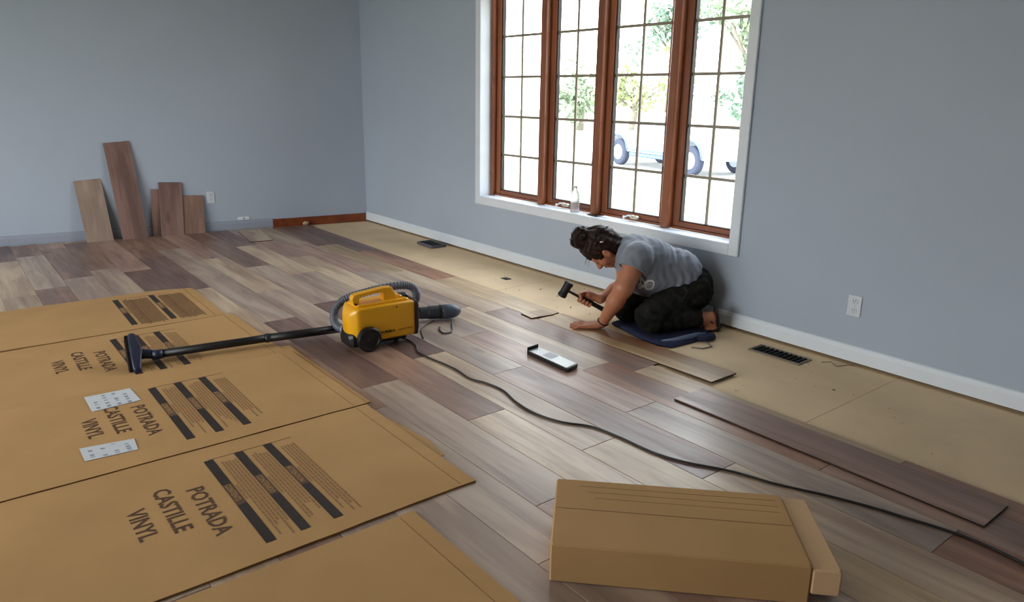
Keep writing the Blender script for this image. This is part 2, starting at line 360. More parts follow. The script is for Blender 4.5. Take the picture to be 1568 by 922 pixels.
# planks in hand / not yet clicked in: things of their own
def loose(label, *a, group=None, **k):
    o = plank(*a, parent=None, name='floor_plank', **k); tag(o, label, 'plank', group); return o
o = loose('tan wood-look floor plank being tapped in under the kneeling person\'s flat hand', 3.40, 4.545, -.747, -.569, 'prog', z=.0045)
o.rotation_euler.y = -.006
loose('short tan plank offcut with a raised dark edge, lying left of the flat hand', 3.285, 3.395, -.775, -.622, 'tan', z=.0085, rot=-.12)
loose('long brown plank laid loose over the floor with a dark edge line', 4.565, 5.69, -1.022, -.838, 'brown', z=.0085)
loose('short grey-brown plank lying askew on the floor below the grey back baseboard', -.045, .46, -1.255, -1.075, 'light', z=.0085, rot=-.145)
# planks leaning on the back wall (corner points on floor and on wall)
def lean(label, bl, br, tr_, tl, tone, T=.009):
    bl, br, tr_, tl = map(Vector, (bl, br, tr_, tl)); y = (tl - bl); x = (br - bl)
    cy = (tl + tr_ - bl - br) / 2; cx = (br + tr_ - bl - tl) / 2
    L = cy.length; Wd = cx.length; n = cx.cross(cy).normalized()
    if n.x < 0: n = -n
    M = frame((bl + br) / 2, cy, n)
    g = MB(); g.box(0, L, -Wd / 2, Wd / 2, -T, -.002, ch=.0015); g.box(.001, L - .001, -Wd / 2 + .001, Wd / 2 - .001, -T - .002, -T, mi=1)
    o = g.build('floor_plank', [PLK[tone], underlay]); o.matrix_world = M; tag(o, label, 'plank', 'planks leaning on the back wall')
    return o
lean('pale plank leaning on the back wall, mostly hidden behind the tallest one', (-.29, -2.36, .003), (-.285, -2.165, .003), (-.372, -2.19, .50), (-.405, -2.385, .50), 'grey')
lean('tallest brown plank leaning on the back wall', (-.255, -2.10, .003), (-.235, -1.91, .003), (-.325, -1.955, .793), (-.357, -2.148, .796), 'dark')
lean('dark plank leaning behind the middle one, its left edge in view', (-.29, -1.865, .003), (-.262, -1.70, .003), (-.275, -1.672, .392), (-.306, -1.836, .399), 'dark')
lean('middle plank of the short three leaning on the back wall, highest of them', (-.24, -1.802, .003), (-.205, -1.635, .003), (-.262, -1.597, .448), (-.292, -1.781, .456), 'dark')
lean('rightmost and shortest plank leaning on the back wall by the outlet', (-.215, -1.635, .003), (-.185, -1.456, .003), (-.237, -1.445, .329), (-.262, -1.605, .336), 'brown')

# ------------------------------------------------------------------ outlets
def outlet(M, label, blank=False, sc=1):
    o = empty('wall_outlet', (0, 0, 0), label, 'outlet')
    p = mat('outlet_plastic', lin(205, 212, 222), .35)
    g = MB(); g.box(-.032, .032, -.05, .05, 0, .006, ch=.0025); b = g.build('cover_plate', p, o)
    for s in (-1, 1):
        g = MB(); g.lathe([(0, .0055), (.0155, .0055), (.0155, .0075), (.0145, .0085), (0, .0085)], Matrix.Translation((0, s * .022, 0)), 16); g.build('socket_face', p, o, smooth=False)
        g = MB()
        for xx in (-.005, .005): g.box(xx - .0012, xx + .0012, s * .022 - .001, s * .022 + .007, .008, .0091)
        g.lathe([(0, .008), (.0022, .008), (.0022, .0091), (0, .0091)], Matrix.Translation((0, s * .022 - .007, 0)), 8)
        g.build('slot', darkm, o)
    g = MB(); g.lathe([(0, .006), (.003, .006), (.002, .0075), (0, .0075)], None, 8); g.build('screw', p, o)
    o.matrix_world = M; return o
outlet(frame((4.75, 0, .277), (1, 0, 0), (0, -1, 0)), 'white duplex outlet low on the window wall above the baseboard')
outlet(frame(Vector((bw(-1.376), -1.376, .305)), (-db), tuple(nb)), 'pale duplex outlet low on the back wall beside the leaning planks')
o = empty('cable_plate', (0, 0, 0), 'small pale cable plate just above the grey back baseboard', 'wall plate')
g = MB(); g.box(-.05, .05, -.014, .014, 0, .006, ch=.0025); g.build('cover_plate', whitem, o)
g = MB(); g.lathe([(0, .006), (.005, .006), (.005, .012), (0, .012)], None, 8); g.build('jack', darkm, o)
o.matrix_world = frame(Vector((bw(-1.12), -1.12, .103)), (-db), tuple(nb))

# ------------------------------------------------------------------ floor registers, hole, scraps
def register(label, pts, zt, lou, name='floor_register', rough=.5, fm=None, hgt=.012, nlv=10):
    o = empty(name, (0, 0, 0), label, 'vent')
    c, L, Wd, ang = pts
    fm = fm or mat('register_frame', lin(150, 136, 118), .5)
    g = MB(); b = .012
    g.box(-L / 2, L / 2, -Wd / 2, -Wd / 2 + b, 0, hgt, ch=.002); g.box(-L / 2, L / 2, Wd / 2 - b, Wd / 2, 0, hgt, ch=.002)
    g.box(-L / 2, -L / 2 + b, -Wd / 2 + b, Wd / 2 - b, 0, hgt, ch=.002); g.box(L / 2 - b, L / 2, -Wd / 2 + b, Wd / 2 - b, 0, hgt, ch=.002); g.build('frame', fm, o)
    g = MB(); g.box(-L / 2 + b, L / 2 - b, -Wd / 2 + b, Wd / 2 - b, 0, .0015); g.build('duct_opening', mat('duct_dark', lin(12, 10, 10), .8), o)
    for k in range(nlv):
        x = -L / 2 + b + (k + .5) * (L - 2 * b) / nlv
        g = MB(); g.box(-.0015, .0015, -Wd / 2 + b, Wd / 2 - b, -.004, .004, Matrix.Translation((x, 0, hgt * .5 + .001)) @ Matrix.Rotation(.5, 4, 'Y')); g.build('louver', lou, o)
    o.matrix_world = Matrix.Translation((c[0], c[1], zt)) @ Matrix.Rotation(ang[0], 4, 'Z') @ Matrix.Rotation(ang[1], 4, 'X') @ Matrix.Rotation(ang[2], 4, 'Y')
register('dark louvred floor vent with a pale frame, right of the kneeling pad', ((4.505, -.168), .27, .115, (.005, 0, 0)), .0005, darkm, fm=mat('register_pale', lin(128, 116, 102), .5), hgt=.007)
register('dark grey floor vent in the bare strip near the far corner', ((1.355, -.128), .235, .14, (-.02, 0, 0)), .0005, mat('vent_grey', lin(78, 78, 84), .4), fm=mat('vent_slate', lin(88, 90, 98), .4), hgt=.022, nlv=8)
g = MB(); g.box(-.03, .03, -.022, .022, 0, .003); g.box(-.022, .022, -.015, .015, .003, .005, mi=1)
o = g.build('cover_plate', [darkm, blackpl]); o.location = (2.571, -.316, 0); tag(o, 'small dark square plate set in the bare subfloor between vent and mallet', 'plate')
g = MB(); n_ = 0
for i in range(40):
    x, y = random.uniform(4.3, 5.6), random.uniform(-.74, -.05)
    if i > 26: x, y = random.uniform(2.3, 3.5), random.uniform(-.5, -.05)
    s = random.uniform(.002, .0055); a = random.random() * 3; M = Matrix.Translation((x, y, .0005)) @ Matrix.Rotation(a, 4, 'Z'); g.box(-s * 1.6, s * 1.6, -s * .6, s * .6, 0, .0025, M, mi=random.choice([0, 0, 0, 0, 1]))
tag(g.build('debris', [mat('pale_chips', lin(212, 200, 180), .8), mat('dark_chips', lin(90, 74, 60), .8)]), 'pale chips and splinters scattered over the bare subfloor', 'debris', kind='stuff')
g = MB(); g.tube([(4.68, -.10, .003), (4.706, -.06, .003), (4.735, -.085, .003), (4.755, -.095, .003), (4.775, -.03, .003), (4.80, -.02, .003)], .0018, 6); tag(g.build('bent_wire', mat('rusty_wire', lin(120, 104, 88), .6), smooth=True), 'thin bent wire scrap on the subfloor right of the near vent', 'wire')
def crumple(name, loc, s, m_, label, cat):
    g = MB(); b = bmesh.new(); bmesh.ops.create_icosphere(b, subdivisions=3, radius=1)
    for v in b.verts:
        n = noise.noise(v.co * 2.3 + Vector(loc) * 7); v.co *= (1 + .5 * n); v.co = Vector((v.co.x * s[0], v.co.y * s[1], v.co.z * s[2]))
    zmin = min(v.co.z for v in b.verts)
    me = bpy.data.meshes.new(name)
    for v in b.verts: v.co.z -= zmin
    b.to_mesh(me); b.free(); me.materials.append(m_)
    o = bpy.data.objects.new(name, me); C.objects.link(o); o.location = loc; tag(o, label, cat); return o
crumple('paper_scrap', (-.055, -.60, .009), (.018, .028, .017), mat('tan_paper', lin(196, 170, 136), .8), 'small tan crumpled scrap in front of the brown baseboard', 'scrap')

# ------------------------------------------------------------------ things on the sill
bt = empty('water_bottle', (2.832, .045, WZ0), 'clear ribbed plastic bottle standing on the white window sill', 'bottle')
pet = bpy.data.materials.new('clear_plastic'); pet.use_nodes = True; t = pet.node_tree; p = t.nodes['Principled BSDF']
p.inputs['Base Color'].default_value = (.97, .99, 1, 1); p.inputs['Roughness'].default_value = .06; p.inputs['Transmission Weight'].default_value = .55; p.inputs['IOR'].default_value = 1.3; p.inputs['Alpha'].default_value = .8
tn = nd(t, 'ShaderNodeTexNoise'); tn.inputs['Scale'].default_value = 60; bb_ = nd(t, 'ShaderNodeBump'); bb_.inputs['Strength'].default_value = .1; t.links.new(tn.outputs[0], bb_.inputs['Height']); t.links.new(bb_.outputs[0], p.inputs['Normal'])
pr = [(.0, .002), (.028, 0), (.031, .006)]
for k in range(6): z = .012 + k * .012; pr += [(.031, z), (.0285, z + .006)]
pr += [(.031, .09), (.031, .105), (.026, .125), (.015, .145), (.0125, .15), (.0125, .158), (0, .158)]
g = MB(); g.lathe(pr, None, 20); g.build('body', pet, bt, smooth=True)
g = MB(); g.lathe([(0, .156), (.0145, .156), (.0145, .17), (.013, .173), (0, .173)], None, 16); g.build('cap', mat('white_cap', lin(240, 244, 248), .4), bt)
ph = empty('phone', (3.02, .05, WZ0), 'dark flat phone lying on the window sill right of the bottle', 'phone')
g = MB(); g.box(-.05, .05, -.03, .03, 0, .007, ch=.003); g.build('body', blackpl, ph)
g = MB(); g.box(-.045, .045, -.026, .026, .007, .0075); g.build('screen', mat('dark_glass', lin(24, 26, 34), .1), ph)
ph.rotation_euler = (0, 0, -.12)
g = MB(); g.box(-.035, .035, -.02, .02, 0, .006, ch=.002); o = g.build('white_charger', mat('white_plastic', lin(235, 238, 242), .4)); o.location = (3.118, .045, WZ0); o.rotation_euler = (0, 0, -.15)
tag(o, 'small flat white plastic block on the sill touching the phone', 'charger')

# ------------------------------------------------------------------ cardboard sheets
CT = .006
def textobj(body, size, M, m_, parent, name='lettering', bold=0.0, sx=1.0):
    cu = bpy.data.curves.new(name, 'FONT'); cu.body = body; cu.size = size; cu.offset = bold; cu.extrude = .0002; cu.resolution_u = 2; cu.materials.append(m_); cu.space_character = 1.02
    tmp = bpy.data.objects.new(name, cu); me = bpy.data.meshes.new_from_object(tmp); bpy.data.objects.remove(tmp); bpy.data.curves.remove(cu)
    o = bpy.data.objects.new(name, me); C.objects.link(o); o.parent = parent; o.matrix_local = M @ Matrix.Diagonal((sx, 1, 1, 1)); return o
def small_lines(g, x0, x1, y0, y1, n, seed, z):
    rr = random.Random(seed); full = n > 10
    for i in range(n):
        y = y0 + (y1 - y0) * (i + .5) / n; h = abs(y1 - y0) / n * .27; x = x0 + rr.uniform(0, .03); xe = x1 - rr.uniform(0, .05 if full else .25) * (x1 - x0)
        while x < xe:
            L = rr.uniform(.006, .026); g.box(x, min(x + L, xe), y - h, y + h, z, z + .0003); x += L + .004
def sheet(label, x0, x1, yr, z, seed, bars=True, corner=0.0, y_off=0.0, rot=0.0, text=True, yl=-4.1, near_lift=0):
    o = empty('cardboard_sheet', (x0, yr, z), label, 'cardboard', 'flattened cartons on the floor')
    o.rotation_euler.z = rot
    L = x1 - x0; W_ = yr - yl; rr = random.Random(seed)
    nx, ny = 14, 26; vs = []
    def zz(u, v): return CT + .004 * (noise.noise(Vector((u * 3 + seed, v * 3, seed))) + .5) * min(1, (L - abs(2 * u - L)) / .12, v / .08 if v < .08 else 1)
    top = {}
    g = MB()
    for i in range(nx + 1):
        for j in range(ny + 1):
            u = L * i / nx; v = W_ * j / ny
            uu = u + (corner * max(0, 1 - v / .2) * (1 if i == 0 else 0) * .3 if corner else 0)
            wob = .004 * noise.noise(Vector((u * 9, v * 9, seed + 3)))
            g.v.append((uu + (wob if i in (0, nx) else 0), -v + (wob if j == 0 else 0), CT))
    n1 = (nx + 1) * (ny + 1); tops = g.v[:]; g.v += [(a, b, 0) for a, b, c in tops]
    id_ = lambda i, j: i * (ny + 1) + j
    for i in range(nx):
        for j in range(ny):
            g.f.append((id_(i, j), id_(i + 1, j), id_(i + 1, j + 1), id_(i, j + 1))); g.mi.append(0)
            g.f.append(tuple(n1 + q for q in (id_(i, j + 1), id_(i + 1, j + 1), id_(i + 1, j), id_(i, j)))); g.mi.append(1)
    def side(seq):
        for a, b in zip(seq, seq[1:]): g.f.append((a, b, b + n1, a + n1)); g.mi.append(1)
    side([id_(i, 0) for i in range(nx + 1)]); side([id_(nx, j) for j in range(ny + 1)]); side([id_(i, ny) for i in range(nx, -1, -1)]); side([id_(0, j) for j in range(ny, -1, -1)])
    board = g.build('board', [cardm, cardedge], o)
    z = CT + .0004
    # score line along the flap
    g = MB(); g.box(.012, L - .012, -.052, -.049, z - .0003, z); g.box(.02, L - .02, -.32 , -.3185, z - .0003, z) if False else None
    g.build('score_line', cardedge, o)
    if bars:
        by = [(-.457 + y_off - (-.0), ), (-.355,), (-.255,)]
        ybs = [-.641 - .0 + y_off, -.541 + y_off, -.441 + y_off]   # bar centres below the right edge (right edge y = -2.05)
        xa = .10; xb = .665
        if not text: ybs = [-.445, -.25]
        for k, yb in enumerate(ybs):
            g = MB(); g.box(xa, xa + .19, yb - .015, yb + .015, z, z + .0004); g.build('printed_bar', inkm, o)
            g = MB(); g.box(xb - .235, xb, yb - .015, yb + .015, z, z + .0004); g.build('printed_bar', inkm, o)
            g = MB(); g.box(xa + .19, xb - .235, yb - .015, yb + .015, z, z + .0003); g.build('printed_band', inkl, o)
            textobj('CONTENIDO' if k == 1 else ('ATTENTION' if k == 2 else 'CONTENTS'), .026, Matrix.Translation((xa + .195, yb - .0095, z + .0006)), cardm, o, sx=.8)
            g = MB(); small_lines(g, xa + .03, xb, yb + .028, yb + .082, 5, seed * 7 + k, z); small_lines(g, xa + .2, xb - .22, yb + .017, yb + .028, 1, seed * 9 + k, z)
            q = g.build('small_print', inkf, o)
            if not text:
                g = MB(); small_lines(g, xa + .02, xb + .03, yb + .03, yb + .165, 14, seed * 5 + k, z + .0001); g.build('dense_print', inkt, o)['kind'] = 'stuff'; q['kind'] = 'stuff'
        g = MB(); g.box(xa - .004, xa - .001, ybs[0] - .0, ybs[-1] + .09, z, z + .0002); g.build('print_border', inkl, o)
        if text:
            for k, s_ in enumerate(('POTRADA', 'CASTILLE', 'VINYL')):
                textobj(s_, .07, Matrix.Translation((xa + .15 + (0, -.05, .03)[k], ybs[0] - .112 - k * .088, z + .0003)), inkt, o, bold=.0014, sx=.92)
    return o
YR = -2.05
s1 = sheet('farthest flattened carton, small and brown, with two black print bars', 1.60, 2.345, YR - .04, .0085, 1, corner=.2, y_off=.145, rot=-.02, text=False)
s2 = sheet('second flattened carton from the far end, under the vacuum\'s floor nozzle', 2.349, 3.117, YR - .02, .009, 2, y_off=.02)
s3 = sheet('third flattened carton from the far end, with two white labels and black bars', 3.12, 3.873, YR, .012, 3)
s4 = sheet('nearest and largest flattened carton with large brown lettering in front', 3.876, 4.608, YR, .0085, 4)
s5 = sheet('plain brown flattened carton cut off by the bottom left of the picture', 4.64, 5.35, YR - .25, .0085, 5, text=False, bars=False)
# torn underlayer showing at the edge of the third and fourth sheets
g = MB(); g.box(3.02, 3.86, YR - .12, YR + .028, 0, .0035, ch=.001); o = g.build('cardboard_strip', [cardm]); o.location.z = .0085; tag(o, 'narrow strip of carton edge peeking out beneath the third flattened carton', 'cardboard')
g = MB(); g.prism([(4.02, YR - .05, 0), (4.42, YR - .05, 0), (4.40, YR + .02, 0), (4.28, YR + .035, 0), (4.05, YR + .012, 0)], (0, 0, .002)); o = g.build('cardboard_strip', cardm); o.location.z = .0085; tag(o, 'ragged carton edge beneath the right side of the nearest sheet', 'cardboard')
def paperlabel(label, pts, z, seed):
    o = empty('shipping_label', (0, 0, z), label, 'label')
    g = MB(); g.prism([(p[0], p[1], 0) for p in pts], (0, 0, .0006)); g.build('paper', paperm, o)
    a, b, c, d = [Vector((p[0], p[1], .0007)) for p in pts]; g = MB(); rr = random.Random(seed)
    for i in range(5):
        for j in range(4):
            if rr.random() < .3: continue
            u, v = .1 + .17 * i, .12 + .22 * j; P = lambda u, v: a + (b - a) * u + (d - a) * v
            u2 = u + rr.uniform(.04, .13); g.prism([P(u, v), P(u2, v), P(u2, v + .08), P(u, v + .08)], (0, 0, .0002))
    q = g.build('label_print', greyink, o); q['kind'] = 'stuff'
paperlabel('white shipping label on the third carton, beside the brown lettering', [(3.165, -2.93), (3.335, -2.93), (3.325, -2.755), (3.172, -2.763)], .0195, 3)
paperlabel('white shipping label near the close edge of the third carton', [(3.64, -3.02), (3.75, -3.02), (3.763, -2.86), (3.668, -2.853)], .0195, 4)

# carton at the bottom of the frame
ct = empty('cardboard_carton', (4.885, -1.955, .009), 'long closed cardboard carton lying at the bottom of the picture', 'box')
u = Vector((.707, .707, 0)); v_ = Vector((.707, -.707, 0)); M = Matrix((u, v_, Vector((0, 0, 1)))).transposed().to_4x4()
g = MB(); g.box(0, .63, 0, .33, 0, .108, ch=.004); b_ = g.build('carton_body', cardm, ct); b_.matrix_local = M
g = MB(); g.box(.004, .626, .156, .159, .108, .1086); q = g.build('flap_seam', cardedge, ct); q.matrix_local = M
for k in range(3):
    g = MB(); g.box(.07 + .02 * k, .61, .035 + .03 * k, .0365 + .03 * k, .108, .1085); q = g.build('crease', cardedge, ct); q.matrix_local = M
g = MB(); g.box(.632, .70, .0, .33, .03, .1, ch=.004); q = g.build('end_flap', mat('pale_cardboard', lin(216, 178, 134), .85), ct); q.matrix_local = M

# ------------------------------------------------------------------ pull bar
pb = empty('pull_bar', (3.81, -1.16, .009), 'flat grey steel pull bar with a white sticker on the planks', 'tool')
zp = .018; P = [Vector(q) for q in ((0, .0, zp), (.272, -.008, zp), (.258, .066, zp), (-.008, .072, zp))]
steel = mat('brushed_steel', lin(150, 152, 152), .35, metal=.6, var=.05, scale=60)
g = MB(); g.prism(P, (0, 0, .004)); g.build('plate', steel, pb)
g = MB(); e = (P[1] - P[2]); g.prism([P[1] + Vector((.0, 0, -.018)), P[1] + Vector((.005, 0, .004)), P[2] + Vector((.005, 0, .004)), P[2] + Vector((0, 0, -.018))], (.005, 0, 0)); g.build('end_lip', blackpl, pb)
g = MB(); g.prism([P[0] + Vector((-.004, 0, .018)), P[0] + Vector((-.004, 0, -.018)), P[3] + Vector((-.004, 0, -.018)), P[3] + Vector((-.004, 0, .018))], (-.005, 0, 0)); g.build('hook', blackpl, pb)
g = MB(); g.prism([P[0] + Vector((0, 0, -.018)), P[0] + Vector((0, 0, -.001)), P[1] + Vector((0, 0, -.001)), P[1] + Vector((0, 0, -.018))], (0, .004, 0)); g.build('side_flange', blackpl, pb)
g = MB(); g.prism([(.085, .012, zp + .004), (.148, .010, zp + .004), (.14, .064, zp + .004), (.075, .066, zp + .004)], (0, 0, .0006)); g.build('sticker', paperm, pb)

# ------------------------------------------------------------------ kneeling pad
navy = mat('navy_fabric', lin(30, 36, 66), .9, var=.2, scale=20, bump=.4, bscale=120)
kp = empty('kneeling_pad', (3.7, -.47, 0), 'navy folded kneeling pad on the bare subfloor under the person', 'pad')
pp = [Vector(q) for q in ((3.70, -.475, 0), (3.86, -.515, 0), (3.97, -.54, 0), (4.07, -.545, 0), (4.135, -.515, 0), (4.145, -.42, 0), (4.15, -.31, 0), (4.135, -.215, 0), (4.07, -.165, 0), (3.95, -.16, 0), (3.82, -.19, 0), (3.74, -.28, 0), (3.695, -.4, 0))]
cn = sum(pp, Vector()) / len(pp); g = MB(); n = len(pp)
off = Vector((3.7, -.47, 0))
rings = [(1, 0.001), (1.015, .008), (1.01, .016), (.97, .022), (.8, .024), (.5, .023), (.2, .022)]
for s, z in rings:
    for q in pp: g.v.append(tuple(cn + (q - cn) * s + Vector((0, 0, z + .003 * noise.noise(q * 9 + Vector((s * 5, 0, 0))))) - off))
for r in range(len(rings) - 1):
    for k in range(n): g.f.append((r * n + k, r * n + (k + 1) % n, (r + 1) * n + (k + 1) % n, (r + 1) * n + k)); g.mi.append(0)
g.f += [tuple(range(n - 1, -1, -1)), tuple(range((len(rings) - 1) * n, len(rings) * n))]; g.mi += [0, 0]
g.build('pad_body', navy, kp, smooth=True)
g = MB(); g.tube([Vector(q) - off for q in ((4.075, -.52, .022), (4.11, -.46, .026), (4.125, -.40, .03), (4.135, -.33, .032), (4.14, -.26, .028))], [.006, .012, .014, .013, .007], 8); g.build('piping', mat('faded_blue_fabric', lin(96, 108, 136), .9, var=.1), kp, smooth=True)
g = MB(); g.tube([Vector(q) - off for q in ((4.13, -.33, .014), (4.17, -.30, .02), (4.18, -.25, .02), (4.15, -.21, .014))], [.016, .019, .019, .012], 8); g.build('folded_corner', navy, kp, smooth=True)
g = MB(); g.tube([Vector(q) - off for q in ((4.14, -.31, .006), (4.20, -.31, .004), (4.245, -.34, .004), (4.235, -.40, .004), (4.19, -.43, .004))], .003, 6); g.build('strap', mat('grey_strap', lin(110, 104, 98), .8), kp, smooth=True)

# ------------------------------------------------------------------ vacuum cleaner
yel = mat('yellow_plastic', lin(238, 172, 18), .32, var=.03, coat=.2)
rubber = mat('grey_hose', lin(92, 96, 108), .5, var=.08, scale=30)
gdome = mat('slate_plastic', lin(78, 88, 104), .4)
O = Vector((3.316, -1.795, .008)); VM = frame(O, (.060, .998, 0))   # x along the side, y away from the lens
vc = empty('vacuum_cleaner', O, 'yellow canister vacuum cleaner with black wheels and grey hose', 'vacuum cleaner'); vc.rotation_euler = VM.to_euler()
def V(x, y, z): return VM @ Vector((x, y, z - 0))
L = .318; D = .165
# body as a loft of rounded rectangles along its length
def loft(g, secs, n=6, mi=0):
    vs = []; 
    for (x, y0, y1, z0, z1, r) in secs:
        r = min(r, (y1 - y0) / 2.01, (z1 - z0) / 2.01)
        for cy, cz, a0 in ((y1 - r, z1 - r, 0), (y0 + r, z1 - r, 90), (y0 + r, z0 + r, 180), (y1 - r, z0 + r, 270)):
            for k in range(n + 1):
                a = math.radians(a0 + 90 * k / n); vs.append((x, cy + r * math.cos(a), cz + r * math.sin(a)))
    m_ = 4 * (n + 1); fs = []
    for i in range(len(secs) - 1):
        for k in range(m_): fs.append((i * m_ + k, i * m_ + (k + 1) % m_, (i + 1) * m_ + (k + 1) % m_, (i + 1) * m_ + k))
    fs += [tuple(range(m_ - 1, -1, -1)), tuple(range((len(secs) - 1) * m_, len(secs) * m_))]
    g.add(vs, fs, mi)
g = MB()
loft(g, [(-.028, .05, D - .05, .085, .172, .03), (-.022, .035, D - .035, .075, .19, .025), (-.004, .008, D - .008, .062, .208, .02), (.006, 0, D, .05, .213, .012), (.02, 0, D, .046, .2145, .01), (.29, 0, D, .040, .2145, .010), (.302, .002, D - .002, .045, .211, .012)])
body = g.build('body', yel, vc, smooth=False); body.data.polygons.foreach_set('use_smooth', [True] * len(body.data.polygons)); body.data.set_sharp_from_angle(angle=.9)
g = MB(); loft(g, [(.302, -.003, D + .003, .036, .215, .02), (.318, -.003, D + .003, .036, .215, .02)]); ring = g.build('end_gasket', mat('maroon_rubber', lin(48, 18, 14), .5), vc, smooth=False)
g = MB(); loft(g, [(.318, .004, D - .004, .045, .208, .02), (.33, .01, D - .01, .055, .2, .02), (.334, .03, D - .03, .07, .185, .02)]); g.build('end_cap', blackpl, vc)
# raised lid and carry handle
g = MB(); loft(g, [(.01, .03, D - .03, .21, .221, .006), (.02, .024, D - .024, .21, .226, .006), (.27, .024, D - .024, .21, .226, .006), (.285, .03, D - .03, .21, .221, .006)]); g.build('lid', yel, vc)
def handle():
    out = [(.004, .222), (-.004, .252), (.004, .268), (.02, .274), (.10, .282), (.165, .289), (.196, .291), (.205, .286), (.232, .248), (.236, .222)]
    inn = [(.034, .228), (.034, .25), (.042, .2575), (.10, .263), (.150, .266), (.158, .262), (.158, .228)]
    g = MB(); y0, y1 = .045, .085
    # frame built as strips between outer and inner outline
    seq_o = [(.004, .222), (-.004, .252), (.004, .268), (.02, .274), (.10, .282), (.165, .289), (.205, .286), (.236, .222)]
    seq_i = [(.034, .222), (.034, .25), (.038, .255), (.046, .2585), (.10, .2635), (.145, .2665), (.158, .262), (.158, .222)]
    vs = []
    for y in (y0, y1):
        vs += [(a, y, b) for a, b in seq_o] + [(a, y, b) for a, b in seq_i]
    n = 8; fs = []
    for k in range(n - 1):
        fs.append((k, k + 1, n + k + 1, n + k)); fs.append((2 * n + k, 3 * n + k, 3 * n + k + 1, 2 * n + k + 1))
        fs.append((k, 2 * n + k, 2 * n + k + 1, k + 1)); fs.append((n + k, n + k + 1, 3 * n + k + 1, 3 * n + k))
    fs.append((0, n, 3 * n, 2 * n)); fs.append((n - 1, 3 * n - 1, 4 * n - 1, 2 * n - 1))
    g.add(vs, fs); return g.build('carry_handle', yel, vc, bevel=.004, seg=3)
handle()
g = MB(); g.box(.255, .30, .06, .11, .215, .236, ch=.006); g.build('latch', blackpl, vc)
g = MB(); g.box(.236, .262, .05, .12, .222, .236, ch=.005); g.build('latch_seat', yel, vc)
g = MB(); g.box(.006, .018, .035, .05, .224, .232, ch=.002); g.build('switch', blackpl, vc)
g = MB(); g.lathe([(0, 0), (.004, 0), (.004, .001), (0, .001)], frame((.205, .0005, .196), (1, 0, 0), (0, -1, 0)), 10); g.build('screw', darkm, vc)
g = MB(); loft(g, [(-.034, .03, D - .03, .028, .08, .02), (-.02, .012, D - .012, .022, .088, .02), (.02, .006, D - .006, .018, .09, .02), (.10, .008, D - .008, .022, .07, .02), (.26, .012, D - .012, .026, .046, .008)]); g.build('underside', blackpl, vc)
for y, s in ((-.02, -1), (D + .02, 1)):
    Mw = frame((.052, y, .062), (1, 0, 0), (0, s, 0))
    g = MB(); g.lathe([(0, -.026), (.054, -.026), (.061, -.02), (.062, -.008), (.061, .0), (.055, .005), (.046, .004), (.043, .0), (.028, -.001), (.02, .003), (0, .004)], Mw, 36); wh = g.build('wheel', blackpl, vc, smooth=False, ); wh.data.polygons.foreach_set('use_smooth', [True] * len(wh.data.polygons)); wh.data.set_sharp_from_angle(angle=.6)
    g = MB(); g.lathe([(0, .003), (.012, .003), (.01, .008), (0, .009)], Mw, 16); g.build('hub', darkm, wh)
g = MB(); g.lathe([(0, -.01), (.02, -.01), (.021, 0), (.02, .01), (0, .01)], frame((.235, .08, .021), (1, 0, 0), (0, -1, 0)), 16); g.box(.215, .25, .065, .1, .026, .042); g.build('caster', blackpl, vc)
textobj('EUREKA', .0175, frame((.118, -.0012, .0755), (1, 0, -.0), (0, -1, 0)), blackpl, vc, 'brand_lettering', bold=.0006, sx=1.15)
textobj('MIGHTY MITE', .0115, frame((.212, -.0012, .0765), (1, 0, 0), (0, -1, 0)), mat('brown_print', lin(120, 66, 10), .5), vc, 'model_lettering', sx=1.02)
VI = vc.matrix_basis.inverted() if False else (Matrix.Translation(O) @ VM.to_3x3().to_4x4()).inverted()
def smooth_path(pts, n=6):
    P = [Vector(p) for p in pts]; out = []
    for i in range(len(P) - 1):
        a = P[max(i - 1, 0)]; b = P[i]; c = P[i + 1]; d = P[min(i + 2, len(P) - 1)]
        for k in range(n):
            t = k / n; out.append(.5 * ((2 * b) + (c - a) * t + (2 * a - 5 * b + 4 * c - d) * t * t + (3 * b - a - 3 * c + d) * t ** 3))
    out.append(P[-1]); return out
hp = smooth_path([(3.15, -1.757, .07), (3.08, -1.775, .068), (3.025, -1.775, .08), (2.985, -1.760, .11), (2.975, -1.735, .15), (2.99, -1.69, .185), (3.035, -1.62, .213), (3.07, -1.53, .232), (3.09, -1.43, .236), (3.105, -1.375, .225), (3.115, -1.35, .19), (3.10, -1.345, .145), (3.07, -1.345, .10), (3.05, -1.32, .06), (3.055, -1.29, .052)], 22)
rr_ = [(.0215 if i % 4 < 2 else .0185) for i in range(len(hp))]
g = MB(); g.tube([VI @ p for p in hp], rr_, 14); g.build('hose', rubber, vc, smooth=True)
g = MB(); g.tube([VI @ Vector(p) for p in ((3.16, -1.755, .07), (3.11, -1.765, .069))], .026, 16); g.build('hose_cuff', mat('pale_blue_cuff', lin(150, 170, 190), .4), vc)
